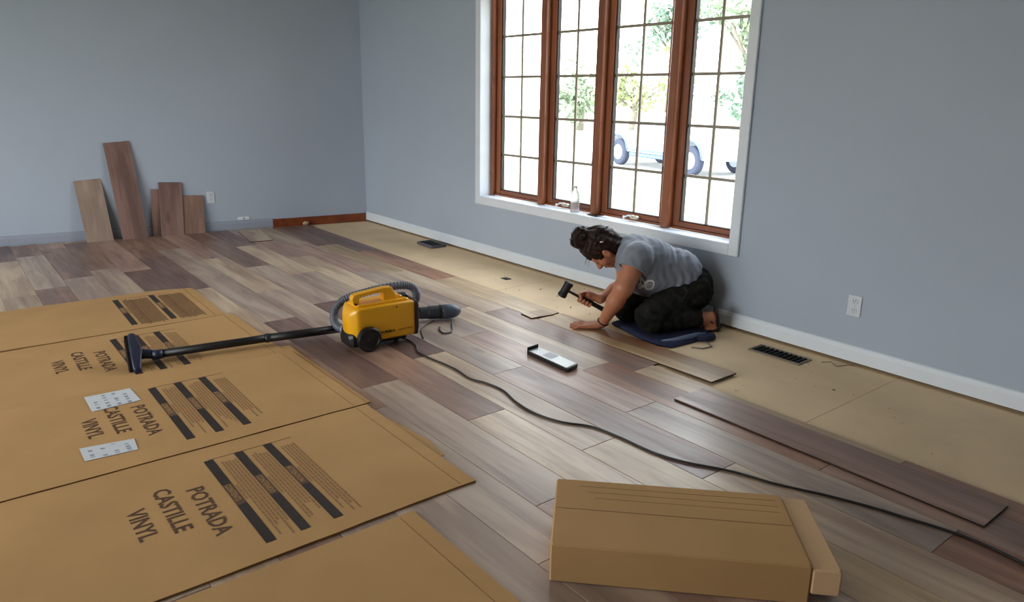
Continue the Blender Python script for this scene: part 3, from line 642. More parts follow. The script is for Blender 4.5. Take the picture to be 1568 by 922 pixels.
# hand piece lying at the right: sleeve, collar, slate dome
a_, b_ = Vector((3.05, -1.30, .052)), Vector((3.142, -1.088, .052)); d_ = (b_ - a_).normalized(); Lh = (b_ - a_).length
Mh = VI @ frame(a_, d_, (0, 0, 1)) @ Matrix.Rotation(math.pi / 2, 4, 'Y')
g = MB(); g.lathe([(0, 0), (.03, 0), (.033, .01), (.033, .05), (.036, .055), (.037, .115), (0, .118)], Mh, 24); g.build('hand_piece', mat('graphite_plastic', lin(56, 62, 72), .4), vc)
g = MB(); g.lathe([(.036, .112), (.04, .114), (.04, .124), (.036, .126)], Mh, 24); g.build('collar', darkm, vc)
g = MB(); g.lathe([(0, .118), (.038, .12), (.040, .16), (.037, .19), (.03, .212), (.018, .228), (.006, .234), (0, .2345)], Mh, 24); g.build('dome', gdome, vc, smooth=True)
g = MB(); g.tube([VI @ p for p in smooth_path([(3.15, -1.16, .03), (3.19, -1.175, .014), (3.231, -1.204, .013), (3.29, -1.24, .013), (3.325, -1.28, .013), (3.315, -1.312, .013), (3.263, -1.30, .013), (3.215, -1.27, .013)], 6)], .0042, 8); g.build('hang_hook', mat('grey_wire', lin(70, 76, 84), .5), vc, smooth=True)
g = MB(); g.tube([VI @ p for p in smooth_path([(3.325, -1.44, .012), (3.20, -1.375, .012), (3.14, -1.30, .012), (3.11, -1.24, .014)], 5)], .003, 6); g.build('thin_cable', blackpl, vc, smooth=True)
# power cord runs over the planks and out of frame
cp = [(3.24, -1.56, .03), (3.30, -1.515, .0125), (3.40, -1.53, .0125), (3.479, -1.567, .0125), (3.589, -1.565, .0125), (3.69, -1.553, .0125), (3.782, -1.55, .0125), (3.897, -1.561, .0125), (3.98, -1.535, .0125), (4.082, -1.526, .0125), (4.206, -1.557, .0125), (4.337, -1.565, .0125), (4.452, -1.534, .0125), (4.546, -1.472, .0125), (4.673, -1.451, .0125), (4.819, -1.443, .0125), (4.931, -1.408, .0125), (5.06, -1.336, .0125), (5.198, -1.289, .0125), (5.352, -1.216, .0125), (5.52, -1.16, .0125), (5.75, -1.12, .0125), (6.1, -1.2, .0125)]
g = MB(); g.tube([VI @ p for p in smooth_path(cp, 7)], .0042, 8); g.build('power_cord', mat('black_cord', lin(26, 22, 20), .5), vc, smooth=True)

# wand with floor nozzle, resting on the cartons behind the vacuum
wd = empty('vacuum_wand', (2.89, -2.66, .02), 'long black vacuum wand with a floor nozzle lying over the cartons', 'vacuum wand')
wo = Vector((2.89, -2.66, .02))
g = MB(); g.tube([Vector(q) - wo for q in ((2.905, -2.60, .052), (2.96, -2.227, .052), (2.985, -2.05, .052))], .019, 16); g.tube([Vector(q) - wo for q in ((2.975, -2.12, .052), (3.045, -1.74, .05))], .0205, 16); g.build('tube', blackpl, wd, smooth=True)
g = MB(); g.tube([Vector(q) - wo for q in ((2.979, -2.10, .052), (2.976, -2.115, .052))], .0225, 16); g.build('joint_ring', mat('grey_ring', lin(40, 40, 44), .4), wd)
g = MB(); g.box(-.012, .012, -.004, .004, 0, .001); q = g.build('badge', mat('silver_print', lin(190, 194, 200), .3), wd); q.location = Vector((2.95, -2.30, .0686)) - wo; q.rotation_euler.z = 1.4
nn = Vector((2.875, -2.68, .06)); sideways = Vector((-.86, .12, .40)).normalized(); fwd = Vector((.10, .99, -.1)).normalized()
Mn = frame(nn - wo, sideways, fwd)
navyp = mat('navy_plastic', lin(34, 40, 66), .4)
g = MB(); loft(g, [(-.125, -.02, .02, -.01, .012, .008), (-.11, -.028, .028, -.016, .018, .01), (-.04, -.03, .03, -.018, .026, .01), (0, -.032, .032, -.018, .034, .012), (.04, -.03, .03, -.018, .026, .01), (.11, -.028, .028, -.016, .018, .01), (.125, -.02, .02, -.01, .012, .008)]); q = g.build('floor_nozzle', navyp, wd, smooth=True); q.matrix_local = Mn
g = MB()
for k in range(40): x = -.11 + .22 * k / 39; g.box(x - .0018, x + .0018, -.018, .018, -.03, -.016)
q = g.build('bristles', blackpl, wd); q['kind'] = 'stuff'; q.matrix_local = Mn
g = MB(); g.tube([nn - wo + fwd * .02, nn - wo + fwd * .05, Vector((2.905, -2.60, .052)) - wo], [.024, .022, .019], 16); g.tube([Vector((2.905, -2.61, .052)) - wo, Vector((2.912, -2.57, .052)) - wo], .022, 16); g.build('neck', navyp, wd, smooth=True)

# ------------------------------------------------------------------ implicit surfaces for the person
class SDF:
    def __init__(s, lo, hi, h):
        s.lo = np.array(lo, float); s.h = h; s.n = np.ceil((np.array(hi) - s.lo) / h).astype(int) + 1; s.F = np.full(s.n, .08, np.float32)
    def _sub(s, pmin, pmax, pad):
        a = np.clip(((np.array(pmin) - pad - s.lo) / s.h).astype(int), 0, s.n); b = np.clip(((np.array(pmax) + pad - s.lo) / s.h).astype(int) + 2, 0, s.n)
        sl = tuple(slice(i, j) for i, j in zip(a, b))
        ax = [s.lo[i] + s.h * np.arange(a[i], b[i]) for i in range(3)]
        return sl, np.stack(np.meshgrid(*ax, indexing='ij'), -1)
    def _merge(s, sl, d, k, mode='u'):
        f = s.F[sl]
        if mode == 'u':
            hh = np.maximum(k - np.abs(f - d), 0) / k; s.F[sl] = np.minimum(f, d) - hh * hh * k * .25
        elif mode == 'sub': s.F[sl] = np.maximum(f, -d)
        elif mode == 'int': s.F[sl] = np.maximum(f, d)
    def cap(s, a, b, ra, rb, k=.015, mode='u', flat=None):
        a = np.array(a, float); b = np.array(b, float); R = max(ra, rb)
        sl, P = s._sub(np.minimum(a, b), np.maximum(a, b), R + .03 + k)
        ba = b - a; t = np.clip(((P - a) @ ba) / max(ba @ ba, 1e-9), 0, 1)[..., None]
        D_ = P - (a + ba * t)
        if flat is not None:   # flatten along a direction
            fd = np.array(flat[0], float); fd /= np.linalg.norm(fd); q = (D_ @ fd)[..., None]; D_ = D_ + fd * q * (flat[1] - 1)
        d = np.linalg.norm(D_, axis=-1) - (ra + (rb - ra) * t[..., 0]); s._merge(sl, d, k, mode); return s
    def ell(s, c, rad, ax=None, k=.015, mode='u'):
        c = np.array(c, float); A = np.eye(3) if ax is None else np.array(ax, float); A = A / np.linalg.norm(A, axis=1)[:, None]; rad = np.array(rad, float)
        sl, P = s._sub(c, c, rad.max() + .03 + k); q = ((P - c) @ A.T) / rad; l = np.linalg.norm(q, axis=-1); l2 = np.linalg.norm(q / rad, axis=-1)
        d = l * (l - 1) / np.maximum(l2, 1e-6); s._merge(sl, d, k, mode); return s
    def plane(s, p, n, mode='int'):
        n = np.array(n, float); n /= np.linalg.norm(n); sl, P = s._sub(s.lo, s.lo + s.h * s.n, 0); s._merge(sl, (P - np.array(p)) @ n, 0, mode)
    def disp(s, fn):
        sl, P = s._sub(s.lo, s.lo + s.h * s.n, 0); m_ = np.abs(s.F[sl]) < .03; q = P[m_]; f = s.F[sl]; f[m_] += fn(q); s.F[sl] = f
    def mesh(s, name, m_, parent=None, sm=2):
        F = s.F.copy(); 
        for ax in range(3):
            idx = [slice(None)] * 3; idx[ax] = 0; F[tuple(idx)] = .05; idx[ax] = -1; F[tuple(idx)] = .05
        ins = F < 0; nx, ny, nz = np.array(F.shape) - 1
        sums = np.zeros((nx, ny, nz, 3)); cnt = np.zeros((nx, ny, nz)); quads = []
        cell = -np.ones((nx, ny, nz), int)
        edges = []
        for ax in range(3):
            A = [slice(None)] * 3; B = [slice(None)] * 3; A[ax] = slice(0, -1); B[ax] = slice(1, None)
            ia = ins[tuple(A)]; ib = ins[tuple(B)]; cr = np.argwhere(ia != ib)
            fa = F[tuple(A)][tuple(cr.T)]; fb = F[tuple(B)][tuple(cr.T)]; t = fa / (fa - fb); p = cr.astype(float); p[:, ax] += t
            edges.append((ax, cr, ia[tuple(cr.T)])); o1, o2 = [i for i in range(3) if i != ax]
            for d1 in (0, -1):
                for d2 in (0, -1):
                    c_ = cr.copy(); c_[:, o1] += d1; c_[:, o2] += d2
                    ok = ((c_ >= 0) & (c_ < [nx, ny, nz])).all(1); cc = c_[ok]
                    np.add.at(sums, tuple(cc.T), p[ok]); np.add.at(cnt, tuple(cc.T), 1)
        act = np.argwhere(cnt > 0); cell[tuple(act.T)] = np.arange(len(act)); V_ = sums[tuple(act.T)] / cnt[tuple(act.T)][:, None]; V_ = s.lo + V_ * s.h
        for ax, cr, inside in edges:
            o1, o2 = [(1, 2), (2, 0), (0, 1)][ax]; c4 = []
            for d1, d2 in ((0, 0), (-1, 0), (-1, -1), (0, -1)):
                c_ = cr.copy(); c_[:, o1] += d1; c_[:, o2] += d2; ok = ((c_ >= 0) & (c_ < [nx, ny, nz])).all(1); v = np.full(len(cr), -1); v[ok] = cell[tuple(c_[ok].T)]; c4.append(v)
            q = np.stack(c4, 1); good = (q >= 0).all(1); q = q[good]; inn = inside[good]; q[~inn] = q[~inn][:, ::-1]; quads.append(q)
        Q = np.concatenate(quads)
        # drop stray islands: keep all (clean fields), smooth a little
        for _ in range(sm):
            acc = np.zeros_like(V_); c2 = np.zeros(len(V_))
            for i in range(4):
                a, b = Q[:, i], Q[:, (i + 1) % 4]; np.add.at(acc, a, V_[b]); np.add.at(c2, a, 1); np.add.at(acc, b, V_[a]); np.add.at(c2, b, 1)
            V_ = V_ * .5 + .5 * acc / np.maximum(c2, 1)[:, None]
        me = bpy.data.meshes.new(name); off_ = np.array(parent.location) if parent is not None else np.zeros(3)
        V_ = V_ - off_
        me.vertices.add(len(V_)); me.vertices.foreach_set('co', V_.astype(np.float32).ravel()); me.loops.add(len(Q) * 4); me.loops.foreach_set('vertex_index', Q.astype(np.int32).ravel())
        me.polygons.add(len(Q)); me.polygons.foreach_set('loop_start', np.arange(0, len(Q) * 4, 4, dtype=np.int32)); me.polygons.foreach_set('loop_total', np.full(len(Q), 4, np.int32))
        me.update(calc_edges=True); me.validate(); me.polygons.foreach_set('use_smooth', [True] * len(me.polygons)); me.materials.append(m_)
        o = bpy.data.objects.new(name, me); C.objects.link(o)
        if parent is not None: o.parent = parent
        return o
A3 = lambda *p: np.array(p, float)
U = A3(-.609, -.793, 0); N = A3(.793, -.609, 0); Z = A3(0, 0, 1)
skin = mat('skin', lin(180, 118, 88), .5, var=.05, scale=25, bump=.08, bscale=300)
skin.node_tree.nodes['Principled BSDF'].inputs['Subsurface Weight'].default_value = .05
skin.node_tree.nodes['Principled BSDF'].inputs['Subsurface Radius'].default_value = (.01, .004, .002)
J = dict(pelvis=A3(3.903, -.165, .225), waist=A3(3.892, -.205, .285), chest=A3(3.805, -.365, .352), upb=A3(3.745, -.40, .39), neckb=A3(3.715, -.435, .40),
  lsho=A3(3.862, -.487, .412), rsho=A3(3.625, -.33, .38), lelb=A3(3.868, -.585, .262), lwri=A3(3.742, -.597, .046), relb=A3(3.585, -.27, .175), rwri=A3(3.572, -.445, .112),
  lhip=A3(3.956, -.19, .20), rhip=A3(3.825, -.095, .185), lknee=A3(3.955, -.468, .104), rknee=A3(3.735, -.405, .098), lank=A3(4.058, -.205, .082), rank=A3(3.86, -.09, .08))
per = bpy.data.objects.new('tmp', None)
HB = A3(3.641, -.527, .412)                    # centre of the head
c_ = .93 * U + .36 * Z; f_ = .33 * U - .94 * Z; f_ = f_ - c_ * (f_ @ c_); f_ /= np.linalg.norm(f_); c_ /= np.linalg.norm(c_); l_ = N
def hp_(c, f, l=0): return HB + c_ * c + f_ * f + l_ * l
B = SDF((3.36, -.84, -.002), (4.2, -.005, .60), .0042)
# legs, trunk under the clothes
B.ell(J['pelvis'], (.10, .11, .10)); B.cap(J['pelvis'], J['waist'], .10, .095, .03); B.cap(J['waist'], J['chest'], .095, .105, .04); B.cap(J['chest'], J['upb'], .105, .08, .04)
B.cap(J['upb'], J['lsho'], .06, .05, .04); B.cap(J['upb'], J['rsho'], .06, .05, .04)
for s in 'lr':
    B.cap(J[s + 'hip'], J[s + 'knee'], .075, .05, .03); B.cap(J[s + 'knee'], J[s + 'ank'], .048, .03, .02)
# neck and head
B.cap(J['neckb'], hp_(-.07, -.02), .047, .043, .03)
B.ell(hp_(.02, -.018), (.088, .084, .066), (c_, f_, l_), .02)
B.ell(hp_(-.035, .032), (.062, .045, .047), (c_, f_, l_), .03)         # face and jaw
B.ell(hp_(-.083, .050), (.020, .018, .022), (c_, f_, l_), .02)         # chin
B.cap(hp_(.0, .066), hp_(-.030, .090), .008, .012, .012); B.ell(hp_(-.034, .086), (.009, .008, .015), (c_, f_, l_), .01)   # nose
B.cap(hp_(.022, .058, .028), hp_(.022, .058, -.028), .010, .010, .02)  # brow
for s in (1, -1):
    B.ell(hp_(.003, .062, .026 * s), (.010, .009, .014), (c_, f_, l_), .008)       # eyelids
    B.ell(hp_(-.035, .042, .033 * s), (.02, .02, .016), (c_, f_, l_), .02)         # cheeks
    B.ell(hp_(-.022, -.002, .066 * s), (.028, .018, .010), (c_ + .25 * f_, f_, l_), .006); B.ell(hp_(-.020, -.002, .077 * s), (.014, .009, .006), (c_, f_, l_), .004, 'sub')
B.cap(hp_(-.056, .072, .014), hp_(-.056, .072, -.014), .0065, .0065, .007); B.cap(hp_(-.066, .069, .012), hp_(-.066, .069, -.012), .0065, .0065, .007)
# arms
B.cap(J['lsho'], J['lelb'], .058, .047, .03); e1 = J['lelb'] * .6 + J['lwri'] * .4
B.cap(J['lelb'], e1, .047, .043, .02); B.cap(e1, J['lwri'], .043, .025, .02)
B.cap(J['rsho'], J['relb'], .052, .042, .03); e2 = J['relb'] * .6 + J['rwri'] * .4; B.cap(J['relb'], e2, .042, .037, .02); B.cap(e2, J['rwri'], .037, .024, .02)
# left hand flat on the plank
d = A3(-.80, -.60, 0); d /= np.linalg.norm(d); e = A3(.60, -.80, 0)   # e: towards the little finger
W0 = J['lwri']; PB = W0 + d * .02 + A3(0, 0, -.012); PK = W0 + d * .092 + A3(0, 0, -.024)
PK[2] = .024; PB[2] = .032
B.cap(W0, PB, .025, .024, .015, flat=((0, 0, 1), 1.3))
for q in (-.030, -.010, .010, .030): B.cap(PB + e * q * .6, PK + e * q, .0150, .0105, .010)
for q, L_, sp in ((-.034, .068, -.30), (-.0115, .078, -.10), (.0115, .072, .10), (.033, .057, .32)):
    a = PK + e * q; dd = d + e * sp; dd /= np.linalg.norm(dd); b1 = a + dd * L_ * .45 + A3(0, 0, .003); b2 = a + dd * L_ * .75; b2[2] = .0165; b3 = a + dd * L_; b3[2] = .0155
    B.cap(a, b1, .0094, .0084, .002); B.cap(b1, b2, .0084, .0076, .002); B.cap(b2, b3, .0076, .0066, .002)
a = PB - e * .018 + d * .008; b1 = a - e * .030 + d * .026; b1[2] = .021; b2 = b1 + d * .026 - e * .008; b2[2] = .0165; B.cap(a, b1, .014, .0105, .01); B.cap(b1, b2, .0105, .008, .004)
# right hand closed on the mallet handle
H0 = A3(3.466, -.61, .169); H1 = A3(3.591, -.446, .059); ha = (H1 - H0) / np.linalg.norm(H1 - H0)
hc = H0 + ha * .128                                    # middle of the grip
pd = J['rwri'] + A3(.0, 0, .01) - hc; pd = pd - ha * (pd @ ha); pd /= np.linalg.norm(pd); qd = np.cross(ha, pd)
if qd @ N < 0: qd = -qd                                # qd points to the lens: the back of the fist is away, fingers come over the near side
def hpnt(t, ang, r): return hc + ha * t + (pd * math.cos(ang) + qd * math.sin(ang)) * r
palm = hpnt(0, -.2, .030)
B.cap(J['rwri'], palm + pd * .008, .024, .022, .015)
for i, tt in enumerate((-.031, -.010, .011, .031)):
    B.cap(palm + pd * .004, hpnt(tt, -.55, .029), .019, .0135, .012)
    rf = (.0092, .0096, .0092, .0082)[i]; prev = hpnt(tt, -.9, .028)
    B.cap(hpnt(tt, -.2, .026), prev, .012, rf + .001, .008)
    for an in (-1.7, -2.6, -3.5, -4.3):
        nxt = hpnt(tt, an, .0225); B.cap(prev, nxt, rf, rf * .97, .003); prev = nxt
a = hpnt(-.03, .25, .03); b1 = hpnt(-.048, 1.1, .026); b2 = hpnt(-.030, 1.9, .0245); B.cap(a, b1, .0135, .0105, .008); B.cap(b1, b2, .0105, .0085, .003)
# feet, toes tucked, soles turned back
for s, tw in (('l', 0), ('r', 0)):
    an = J[s + 'ank']; heel = an + A3(.035, .05, .006); ball = an + A3(.030, .085, -.048); ball[2] = .024
    toe = ball + A3(-.030, -.040, 0); toe[2] = .014
    B.cap(an, heel, .03, .026, .02); B.cap(heel, ball, .026, .022, .015); B.cap(an, ball, .03, .022, .02); 
    for q in (-.02, -.01, 0, .01, .02): B.cap(ball + N * q, toe + N * q * 1.1, .011, .0075, .004)
B.plane((0, 0, .0085), (0, 0, -1))
body = B.mesh('person', skin, None, sm=1)
tag(body, None, 'person')
body['label'] = 'kneeling person in grey T-shirt and camouflage trousers holding a black mallet below the window'
# ---- shirt
def wr_(P, f1, f2, amp):
    return amp * (np.sin(P @ f1 + 2.0 * np.sin(P @ f2)))
sh = SDF((3.45, -.72, .05), (4.15, .0, .62), .0055)
sh.cap(J['pelvis'] + A3(-.01, -.02, .035), J['waist'], .123, .122, .04); sh.cap(J['waist'], J['chest'], .122, .130, .04); sh.cap(J['chest'], J['upb'], .130, .10, .05)
sh.cap(J['chest'] + A3(.03, -.03, -.06), J['waist'] + A3(-.0, -.04, -.045), .105, .10, .05)
sh.cap(J['upb'], J['lsho'], .078, .068, .05); sh.cap(J['upb'], J['rsho'], .078, .064, .05)
sh.ell(J['neckb'] - U * .02, (.07, .07, .06), None, .03)
shx = J['lsho'] + (J['lelb'] - J['lsho']) * .50; shy = J['rsho'] + (J['relb'] - J['rsho']) * .45
sh.cap(J['lsho'], shx, .070, .074, .02); sh.cap(J['rsho'], shy, .064, .068, .02)
# cut the sleeves open and the hem
S2 = SDF((3.45, -.72, .05), (4.15, .0, .62), .0055)
for a, b, pt in ((J['lsho'], J['lelb'], .42), (J['rsho'], J['relb'], .40)):
    dv = (b - a) / np.linalg.norm(b - a); pc = a + (b - a) * pt
    S2.F[:] = .08; S2.cap(pc + dv * .03, pc + dv * .16, .09, .09, .001); sl = S2.F
    # a flat-ended cutter: intersect with the half space beyond the cuff
    sl_, Pg = S2._sub(S2.lo, S2.lo + S2.h * S2.n, 0); hs = -((Pg - pc) @ dv); cut = np.maximum(sl[sl_], hs); sh.F[sl_] = np.maximum(sh.F[sl_], -cut)
ax_ = (J['waist'] - J['chest']); ax_ /= np.linalg.norm(ax_); hemn = ax_ * 1.0 + A3(0, 0, -.55); sh.plane(J['pelvis'] + A3(.02, .03, .055), A3(.35, .55, -.66))
nd_ = hp_(-.075, -.02) - J['neckb']; nd_ /= np.linalg.norm(nd_); 
S2.F[:] = .08; S2.cap(J['neckb'] + nd_ * .028, J['neckb'] + nd_ * .12, .062, .08, .001); sh.F = np.maximum(sh.F, -S2.F)
f1 = (ax_ * 120 + A3(20, -30, 60)); 
def swr(P):
    k = np.clip(((P - J['chest']) @ ax_) / .18, 0, 1)
    return (k * .0030 + .0008) * np.sin(P @ (ax_ * 150 + A3(0, 0, 55)) + 2.2 * np.sin(P @ A3(31, -22, 44))) + .0012 * np.sin(P @ A3(70, 60, -50) + 2 * np.sin(P @ A3(-30, 50, 20)))
sh.disp(swr)
shirtm = mat('grey_heather_jersey', lin(124, 130, 142), .9, var=.06, scale=30, bump=.35, bscale=260, sheen=.2)
shirt = sh.mesh('t_shirt', shirtm, body, sm=1)
for cn_, (a, b, pt, r) in (('cuff', (J['lsho'], J['lelb'], .42, .0705)), ('cuff', (J['rsho'], J['relb'], .40, .065))):
    dv = (b - a) / np.linalg.norm(b - a); pc = a + (b - a) * pt; xx = np.cross(dv, Z); xx /= np.linalg.norm(xx); yy = np.cross(dv, xx)
    g = MB(); g.tube([Vector(pc + (xx * math.cos(t_) + yy * math.sin(t_)) * r) for t_ in np.linspace(0, 2 * math.pi, 29)], .0035, 6); g.build('sleeve_hem', shirtm, shirt, smooth=True)
# print on the shirt front, laid on the cloth
bv = BVHTree.FromObject(shirt, bpy.context.evaluated_depsgraph_get())
def onto(p0, lift=.0022):
    hit = bv.ray_cast(Vector(p0) + Vector(N) * .25, -Vector(N)); 
    return hit[0] + hit[1] * lift if hit[0] is not None else None
prx = U; pry = Z; P0 = A3(3.94, -.484, .268)
P0 = P0 - N * (P0 @ N) + N * (J['chest'] @ N)
def patch(g, outer, inner=None, n=28):
    vs = []; ok = True
    for k in range(n):
        t_ = 2 * math.pi * k / n
        for (cx_, cy_, rx_, ry_, pw) in (outer, inner):
            ct_, st_ = math.cos(t_), math.sin(t_); x = cx_ + rx_ * math.copysign(abs(ct_) ** pw, ct_); y = cy_ + ry_ * math.copysign(abs(st_) ** pw, st_)
            h = onto(P0 - prx * x + pry * y)
            if h is None: return
            vs.append(h)
    g.add(vs, [(2 * k, 2 * ((k + 1) % n), 2 * ((k + 1) % n) + 1, 2 * k + 1) for k in range(n)])
g = MB()
patch(g, (.012, 0, .026, .030, .8), (.012, .001, .014, .017, .6)); patch(g, (.011, -.001, .009, .010, .5), (.011, -.001, .005, .006, .5))
patch(g, (-.020, .006, .010, .022, 1), (-.021, .007, .004, .008, 1)); patch(g, (-.033, -.012, .007, .012, 1), (-.034, -.012, .002, .004, 1)); patch(g, (-.028, .030, .006, .008, 1), (-.028, .030, .001, .001, 1))
if g.v: g.build('shirt_print', mat('white_print', lin(225, 225, 230), .7), shirt, fix=False)
# ---- trousers
camo = bpy.data.materials.new('camouflage_cloth'); camo.use_nodes = True; t = camo.node_tree; p = t.nodes['Principled BSDF']; p.inputs['Roughness'].default_value = .9; p.inputs['Specular IOR Level'].default_value = .2
tc = nd(t, 'ShaderNodeTexCoord'); n1 = nd(t, 'ShaderNodeTexNoise'); n1.inputs['Scale'].default_value = 14; n1.inputs['Detail'].default_value = 2; n1.inputs['Distortion'].default_value = 1
t.links.new(tc.outputs['Object'], n1.inputs['Vector']); cr_ = nd(t, 'ShaderNodeValToRGB'); cr_.color_ramp.interpolation = 'CONSTANT'
els = cr_.color_ramp.elements; els[0].position = 0; els[0].color = lin(16, 17, 15); els[1].position = .44; els[1].color = lin(29, 30, 24)
for pos, c in ((.52, lin(38, 34, 28)), (.58, lin(28, 26, 24)), (.66, lin(46, 48, 39))): q = els.new(pos); q.color = c
t.links.new(n1.outputs[0], cr_.inputs[0]); t.links.new(cr_.outputs[0], p.inputs['Base Color'])
n2 = nd(t, 'ShaderNodeTexNoise'); n2.inputs['Scale'].default_value = 25; bm_ = nd(t, 'ShaderNodeBump'); bm_.inputs['Strength'].default_value = .6; bm_.inputs['Distance'].default_value = .006; t.links.new(tc.outputs['Object'], n2.inputs['Vector']); t.links.new(n2.outputs[0], bm_.inputs['Height']); t.links.new(bm_.outputs[0], p.inputs['Normal'])
T = SDF((3.6, -.64, .0), (4.22, -.004, .42), .0055)
T.ell(J['pelvis'] + A3(.02, .02, -.01), (.13, .12, .125), None, .03); T.cap(J['lhip'] + A3(-.01, .03, .0), J['rhip'] + A3(.02, 0, 0), .112, .10, .04); T.cap(J['pelvis'], J['waist'] + A3(0, 0, -.01), .112, .108, .04)
for s in 'lr':
    T.cap(J[s + 'hip'] + A3(-.01, -.01, 0), J[s + 'knee'] + A3(0, 0, .006), .104, .080, .03); T.cap(J[s + 'knee'], J[s + 'ank'], .077, .050, .015)
T.plane((0, 0, .023), (0, 0, -1))
for s in 'lr':
    a, b = J[s + 'knee'], J[s + 'ank']; dv = (b - a) / np.linalg.norm(b - a); pc = b - dv * .004
    S3 = SDF((3.6, -.64, .0), (4.22, -.004, .42), .0055); S3.cap(pc + dv * .02, pc + dv * .06, .062, .05, .001)
    sl_, Pg = S3._sub(S3.lo, S3.lo + S3.h * S3.n, 0); hs = -((Pg - pc) @ dv); T.F = np.maximum(T.F, -np.maximum(S3.F, hs))
def twr(P): return .0035 * np.sin(P @ A3(60, 20, 75) + 2.4 * np.sin(P @ A3(22, -34, 18))) + .002 * np.sin(P @ A3(-50, 90, 60) + 2 * np.sin(P @ A3(40, 30, -30)))
T.disp(twr); T.mesh('trousers', camo, body, sm=1)
# ---- sandals
for s in 'lr':
    an = J[s + 'ank']; hl = an + A3(.066, .082, .028); bl = an + A3(.050, .118, -.05); bl[2] = .030; tp = bl + A3(-.02, -.05, -.018); tp[2] = .012
    sd = SDF(np.minimum.reduce([hl, bl, tp]) - .08, np.maximum.reduce([hl, bl, tp]) + .08, .005)
    nsol = np.cross(hl - bl, N); nsol /= np.linalg.norm(nsol)
    sd.cap(hl - A3(.012, .02, -.012), bl - A3(.01, .015, 0), .030, .034, .01, flat=(nsol, 2.6)); sd.cap(bl - A3(.01, .015, 0), tp, .033, .026, .01, flat=(A3(0, 0, 1), 3)); sd.plane((0, 0, .002), (0, 0, -1)); sd.plane((0, -.018, 0), (0, 1, 0))
    so = sd.mesh('sandal', mat('dark_sandal', lin(34, 24, 26), .6), body, sm=1)
    g = MB(); mid = bl * .5 + (an) * .5; cc = an + A3(.03, .055, -.02)
    g.tube([Vector(cc + N * .034 * math.cos(t_) + (U * .6 + Z * .5) * .030 * math.sin(t_) ) for t_ in np.linspace(-.2, math.pi + .2, 14)], .0055, 6); g.build('strap', mat('sandal_strap', lin(50, 32, 32), .6), so, smooth=True)
# ---- bracelet
dv = (J['lwri'] - e1) / np.linalg.norm(J['lwri'] - e1); pc = J['lwri'] - dv * .008; xx = np.cross(dv, Z); xx /= np.linalg.norm(xx); yy = np.cross(dv, xx)
g = MB(); g.tube([Vector(pc + (xx * math.cos(t_) + yy * math.sin(t_)) * .0285) for t_ in np.linspace(0, 2 * math.pi, 25)], .0042, 8); g.build('bracelet', mat('dark_leather', lin(40, 20, 20), .6), body, smooth=True)
# ---- hair: cap, messy bun, loose strands
hair = bpy.data.materials.new('brown_hair'); hair.use_nodes = True; t = hair.node_tree; p = t.nodes['Principled BSDF']; p.inputs['Roughness'].default_value = .6; p.inputs['Specular IOR Level'].default_value = .25
tc = nd(t, 'ShaderNodeTexCoord'); mp = nd(t, 'ShaderNodeMapping'); mp.inputs['Rotation'].default_value = (.3, .4, .9); mp.inputs['Scale'].default_value = (160, 24, 90); n1 = nd(t, 'ShaderNodeTexNoise'); n1.inputs['Scale'].default_value = 1; n1.inputs['Detail'].default_value = 5
t.links.new(tc.outputs['Object'], mp.inputs[0]); t.links.new(mp.outputs[0], n1.inputs['Vector']); cr_ = nd(t, 'ShaderNodeValToRGB'); cr_.color_ramp.elements[0].position = .35; cr_.color_ramp.elements[0].color = lin(16, 10, 8); cr_.color_ramp.elements[1].position = .75; cr_.color_ramp.elements[1].color = lin(62, 38, 27)
t.links.new(n1.outputs[0], cr_.inputs[0]); t.links.new(cr_.outputs[0], p.inputs['Base Color']); bm_ = nd(t, 'ShaderNodeBump'); bm_.inputs['Strength'].default_value = .8; bm_.inputs['Distance'].default_value = .004; t.links.new(n1.outputs[0], bm_.inputs['Height']); t.links.new(bm_.outputs[0], p.inputs['Normal'])
Hs = SDF(HB - .19, HB + .19, .0045)
Hs.ell(hp_(.022, -.028), (.098, .094, .080), (c_, f_, l_), .01); Hs.ell(hp_(-.03, -.05), (.075, .06, .068), (c_, f_, l_), .03); Hs.ell(hp_(.045, .028), (.06, .040, .062), (c_, f_, l_), .02)
# keep the face and ears free
Hs.ell(hp_(-.048, .072), (.070, .056, .075), (c_, f_, l_), .001, 'sub')
for s in (1, -1): Hs.ell(hp_(-.052, .006, .085 * s), (.060, .036, .045), (c_ + .2 * f_, f_, l_), .001, 'sub')
Bn = hp_(.128, -.018, .0)
rb = random.Random(5)
Hs.ell(Bn, (.048, .060, .055), (c_, f_, l_), .02)
for k in range(13):
    a = rb.uniform(0, 6.28); z_ = rb.uniform(-.8, .8); q = Bn + (c_ * z_ * .03) + (f_ * math.cos(a) + l_ * math.sin(a)) * .040; q2 = Bn + (c_ * (z_ + rb.uniform(-.6, .6)) * .03) + (f_ * math.cos(a + .9) + l_ * math.sin(a + .9)) * .044
    Hs.cap(q, q2, .015, .012, .006)
Hs.disp(lambda P: .0024 * np.sin(P @ (A3(210, -60, 40)) + 3 * np.sin(P @ A3(30, 40, -50))) + .003 * np.sin(P @ A3(-50, 90, 80) + 2 * np.sin(P @ A3(60, -30, 40))))
hr = Hs.mesh('hair', hair, body, sm=0)
g = MB()
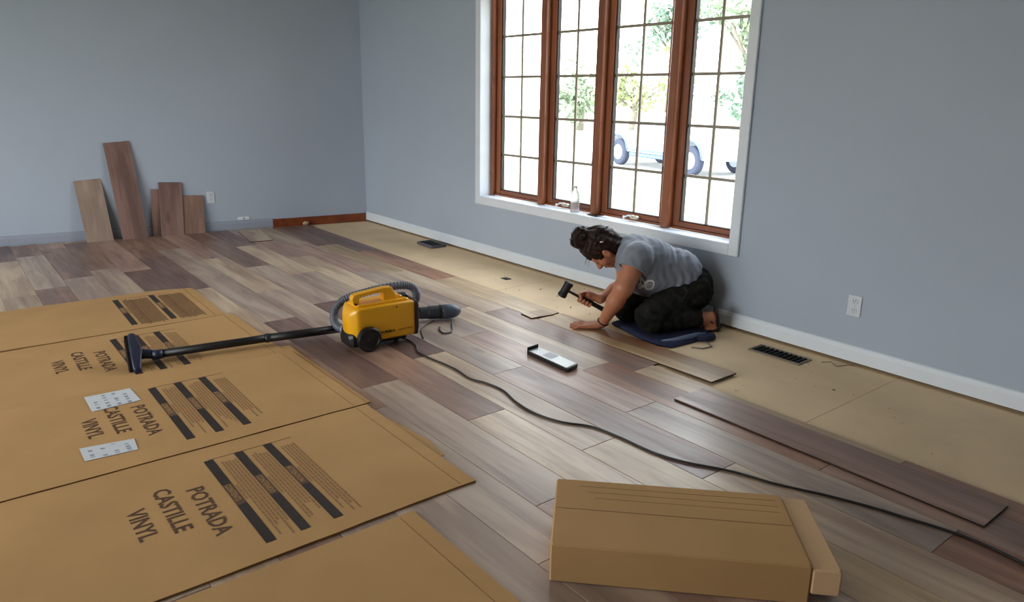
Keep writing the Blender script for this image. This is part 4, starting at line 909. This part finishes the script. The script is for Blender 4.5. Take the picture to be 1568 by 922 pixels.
for k in range(70):
    if k < 36: dr = (c_ * rb.uniform(-.2, 1) + f_ * rb.uniform(-1, 1) + l_ * rb.uniform(-.8, .8)); dr /= np.linalg.norm(dr); st_ = Bn + dr * .045
    else: dr = (c_ * rb.uniform(-.7, .8) - f_ * rb.uniform(.2, 1) + l_ * rb.uniform(-.9, .9)); dr /= np.linalg.norm(dr); st_ = hp_(.015, -.03) + dr * .088
    tg = np.cross(dr, A3(rb.uniform(-1, 1), rb.uniform(-1, 1), rb.uniform(-1, 1))); tg /= np.linalg.norm(tg); ln = rb.uniform(.015, .045)
    g.tube([Vector(st_ - tg * ln * .5 - dr * .006), Vector(st_ + dr * .010), Vector(st_ + tg * ln * .5 + dr * rb.uniform(.006, .022))], [.0016, .0014, .0006], 4)
for k in range(3):
    st_ = hp_(.05 - .02 * rb.random(), .062, .03 * rb.uniform(-1, 1)); g.tube([Vector(st_), Vector(st_ + f_ * .02 + c_ * .004), Vector(st_ + f_ * .045 - c_ * .006 * k / 4)], [.0012, .001, .0005], 4)
q_ = g.build('loose_strands', hair, hr, smooth=True); q_['kind'] = 'stuff'
g = MB(); q = hp_(.04, -.045, .082); g.tube([Vector(q), Vector(q + c_ * -.016 + f_ * -.008)], .004, 8); g.build('hair_clip', mat('pearl_clip', lin(220, 210, 200), .3), hr, smooth=True)
for s in (1, -1): g = MB(); g.tube([Vector(hp_(.024, .064, .014 * s)), Vector(hp_(.028, .064, .028 * s)), Vector(hp_(.022, .052, .042 * s))], [.0028, .003, .0016], 6); g.build('eyebrow', hair, body, smooth=True)
for s in (1, -1): g = MB(); g.tube([Vector(hp_(.0, .0715, .016 * s)), Vector(hp_(-.003, .0725, .026 * s)), Vector(hp_(.0, .068, .036 * s))], [.001, .0015, .001], 6); g.build('eyelashes', hair, body, smooth=True)
g = MB()
for q in ((0),): g.tube([Vector(hp_(-.061, .0775, .014)), Vector(hp_(-.061, .080, .0)), Vector(hp_(-.061, .0775, -.014))], [.002, .0035, .002], 6)
g.build('lips', mat('lip_skin', lin(160, 92, 82), .45), body, smooth=True)

# ------------------------------------------------------------------ mallet
ml = empty('mallet', H0, 'black rubber mallet held in the kneeling person\'s right hand', 'mallet')
hz = Vector(ha); hd = Vector(U * .50 - Z * 0 + A3(0, 0, 0)); hd = Vector(A3(3.453, -.626, .128) - A3(3.478, -.594, .203)); hd = (hd - hz * hd.dot(hz)).normalized()
M = frame((0, 0, 0), hz, hd)      # local x along the handle, z along the head
g = MB(); g.lathe([(0, -.046), (.021, -.046), (.025, -.042), (.026, -.03), (.023, -.022), (.023, .022), (.026, .03), (.025, .042), (.021, .046), (0, .046)], M, 24); g.build('head', mat('black_rubber', lin(24, 24, 26), .6), ml)
g = MB(); hl_ = float(np.linalg.norm(H1 - H0)); pts = [hz * x for x in (-.012, .03, .09, .11, hl_ - .02, hl_ + .012, hl_ + .02)]; g.tube(pts, [.0085, .008, .009, .012, .013, .0145, .010], 14); g.build('handle', blackpl, ml, smooth=True)

# ------------------------------------------------------------------ outside: lawn, drive, pickup, trailer, trees
GZ = -.66
grass = mat('lawn', lin(158, 160, 140), .9, var=.1, scale=1.5)
g = MB(); g.box(-60, 60, .25, 90, GZ - .3, GZ); struct(g.build('ground', grass))
g = MB(); g.box(-60, 60, YL - 60, YL - .25, GZ - .3, GZ); struct(g.build('ground', grass))
g = MB(); g.box(-60, 60, 8.5, 15.0, GZ, GZ + .02); struct(g.build('street', mat('pale_concrete', lin(190, 188, 182), .8, var=.05, scale=1)))
g = MB(); g.box(-30, 30, 26, 26.1, GZ, GZ + .75);
tr_o = empty('pickup_truck', (0, 0, 0), 'pale blue-white pickup truck parked outside beyond the third and fourth window sashes', 'truck')
tp = mat('silver_white_paint', lin(225, 232, 242), .3, coat=.5); tb = mat('blue_grey_trim', lin(92, 110, 150), .4); tg = mat('truck_glass', lin(120, 140, 160), .1); ty = mat('tyre_rubber', lin(60, 66, 84), .8)
def arch_side(x0, x1, zt, zb, wheels, r):
    pts = [(x0, zt), (x1, zt), (x1, zb)]
    for wx in sorted(wheels, reverse=True): pts += [(wx + r * math.cos(a), zb + max(0, r * math.sin(a))) for a in np.linspace(0, math.pi, 13)]
    pts += [(x0, zb)]; return pts
pts = arch_side(-2.5, 2.5, .92, .42, (-1.55, 1.6), .45)
g = MB(); tri = [(a, -.86, b) for a, b in pts]
g.prism(tri, (0, 1.72, 0)); g.build('truck_body', tp, tr_o)
g = MB(); g.prism([(-.95, -.8, .92), (.95, -.8, .92), (.55, -.74, 1.5), (-.85, -.74, 1.5)], (0, 1.5, 0)); g.build('cab', tp, tr_o, bevel=.04)
for xa_, xb_ in ((-.78, -.08), (0, .72)):
    g = MB(); g.prism([(xa_, -.806, .97), (xb_, -.806, .97), (xb_ - (.2 if xb_ > .5 else 0), -.765, 1.4), (xa_ + .03, -.765, 1.4)], (0, .02, 0)); g.build('side_window', tg, tr_o)
g = MB(); g.box(-.95, .98, -.9, -.86, .30, .42, ch=.02); g.box(-.9, .95, -.91, -.86, .46, .52, ch=.01); g.build('running_board', tb, tr_o)
for wx in (-1.55, 1.6):
    for wy in (-.84, .66):
        g = MB(); g.lathe([(0, 0), (.2, 0), (.23, .02), (.33, .0), (.37, .03), (.37, .17), (.33, .2), (0, .2)], frame((wx, wy + .18, .37), (1, 0, 0), (0, -1, 0)), 24); wh = g.build('wheel', ty, tr_o)
        g = MB(); g.lathe([(0, .19), (.22, .19), (.21, .205), (.05, .215), (0, .215)], frame((wx, wy + .18, .37), (1, 0, 0), (0, -1, 0)), 16); g.build('rim', mat('pale_rim', lin(215, 222, 232), .3, metal=.2), wh)
    g = MB(); g.tube([(wx + .46 * math.cos(a), -.875, .42 + .46 * math.sin(a)) for a in np.linspace(.05, math.pi - .05, 15)], .03, 6); g.build('wheel_arch', tb, tr_o, smooth=True)
tr_o.scale = (.92, .92, .92); tr_o.location = (-5.95, 11.95, GZ + .02); tr_o.rotation_euler = (0, 0, math.radians(-12))
tl = empty('utility_trailer', (-1.9, 10.9, GZ + .02), 'small flat utility trailer parked right of the truck outside', 'trailer')
g = MB(); g.box(-.9, .9, -.5, .5, .42, .5); g.tube([(-.9, 0, .46), (-1.7, 0, .4)], .03, 8); g.build('bed', tb, tl)
g = MB()
for xx in (-.88, 0, .88): g.box(xx - .02, xx + .02, -.5, -.46, .5, .78)
g.box(-.9, .9, -.5, -.47, .72, .76); g.build('rail', tb, tl)
for yy in (-.58, .58):
    g = MB(); g.lathe([(0, -.06), (.26, -.06), (.28, 0), (.26, .06), (0, .06)], frame((0, yy, .28), (1, 0, 0), (0, -1, 0)), 20); g.build('wheel', ty, tl)
tl.scale = (.7, .7, .7)
barkm = mat('bark', lin(150, 140, 130), .9, var=.2, scale=6)
leafm = [mat('leaf_pale', lin(158, 172, 146), .8, var=.2, scale=3), mat('leaf_yellow', lin(176, 182, 140), .8, var=.2, scale=3), mat('leaf_deep', lin(140, 162, 144), .8, var=.2, scale=3)]
def tree(label, x, y, h, cr, seed, mi, cat='tree', name='tree', n=1500, group='trees beyond the street'):
    rr = random.Random(seed); o = empty(name, (x, y, GZ), label, cat, group)
    g = MB(); tops = []
    if h > 1.5:
        g.tube([(0, 0, 0), (.1, 0, h * .3), (.05, .1, h * .55), (0, 0, h * .8)], [.2, .16, .12, .04], 8)
        for k in range(7):
            a = k * .9; z = h * rr.uniform(.35, .6); g.tube([(.05, 0, z), (math.cos(a) * cr * .5, math.sin(a) * cr * .5, z + h * .2), (math.cos(a) * cr * .8, math.sin(a) * cr * .8, z + h * .3)], [.07, .05, .02], 5)
        g.build('trunk', barkm, o, smooth=True)
    g = MB(); cl = [Vector((rr.gauss(0, cr * .5), rr.gauss(0, cr * .5), (h * .7 if h > 1.5 else h * .5) + rr.gauss(0, cr * .33))) for _ in range(14)]
    for k in range(n):
        c0 = rr.choice(cl); dv = Vector((rr.gauss(0, 1), rr.gauss(0, 1), rr.gauss(0, 1))).normalized() * cr * .36 * rr.random() ** .4; q = c0 + dv
        if q.z < .1: q.z = .1 + rr.random() * .2
        s = rr.uniform(.5, 1) * (.22 if h > 1.5 else .05); M_ = Matrix.Translation(q) @ Matrix.Rotation(rr.random() * 6, 4, Vector((rr.random() - .5, rr.random() - .5, rr.random() - .5)).normalized())
        g.add([M_ @ Vector(t_) for t_ in ((-s, 0, 0), (0, -s * .5, 0), (s, 0, 0), (0, s * .5, .1 * s))], [(0, 1, 2), (0, 2, 3)])
    g.build('crown', leafm[mi], o, fix=False)
tree('tall pale green tree beyond the street, seen through the second sash', -9.5, 20, 6, 1.6, 1, 0)
tree('broad tree with hanging branches beyond the street, behind the third sash', -4.5, 26, 7, 2.0, 2, 2)
tree('yellow-green tree beyond the street behind the fourth sash', -.6, 20, 6, 1.6, 3, 1)
tree('slender tree at the right behind the fourth sash', 4.8, 25, 7, 1.9, 4, 0)
tree('distant tree left of the others, behind the first sash', -18, 26, 7, 2.2, 5, 2)
for i_, (bx, by, bh, br_, mi_, lb) in enumerate([(-22, 24, 2.6, 1.7, 0, 'rounded green bush beyond the street at the left of the first sash'), (-17.5, 23, 2.9, 1.8, 1, 'yellowish bush beyond the street behind the first sash'), (-13.2, 26.5, 2.9, 1.5, 2, 'deep green bush beyond the street behind the second sash'), (-8.6, 28.5, 3.2, 1.5, 0, 'high pale bush beyond the street at the right of the second sash'), (-3.0, 30, 3.2, 1.5, 1, 'yellow-green bush far behind the truck in the third sash'), (2.6, 28, 3.0, 1.5, 2, 'tall dark bush far behind the fourth sash'), (3.3, 20.5, 2.8, 1.3, 0, 'pale bush close beyond the street at the right of the fourth sash')]):
    tree(lb, bx, by, bh, br_, 20 + i_, mi_, 'bush', 'garden_bush', 1100, 'bushes beyond the street')
tree('low pale shrub close outside the fourth sash', 3.1, 1.5, 1.15, .35, 6, 0, 'shrub', 'shrub', 500, 'shrubs under the window')
tree('small low shrub outside the third sash', 1.9, 1.9, .95, .25, 7, 0, 'shrub', 'shrub', 300, 'shrubs under the window')

# ------------------------------------------------------------------ bring the whole place to real size
KM = Matrix.Scale(K, 4)
for o in list(SC.objects):
    if o.parent is None and o.type in ('MESH', 'EMPTY', 'FONT', 'CURVE'):
        o.location = o.location * K; o.scale = o.scale * K
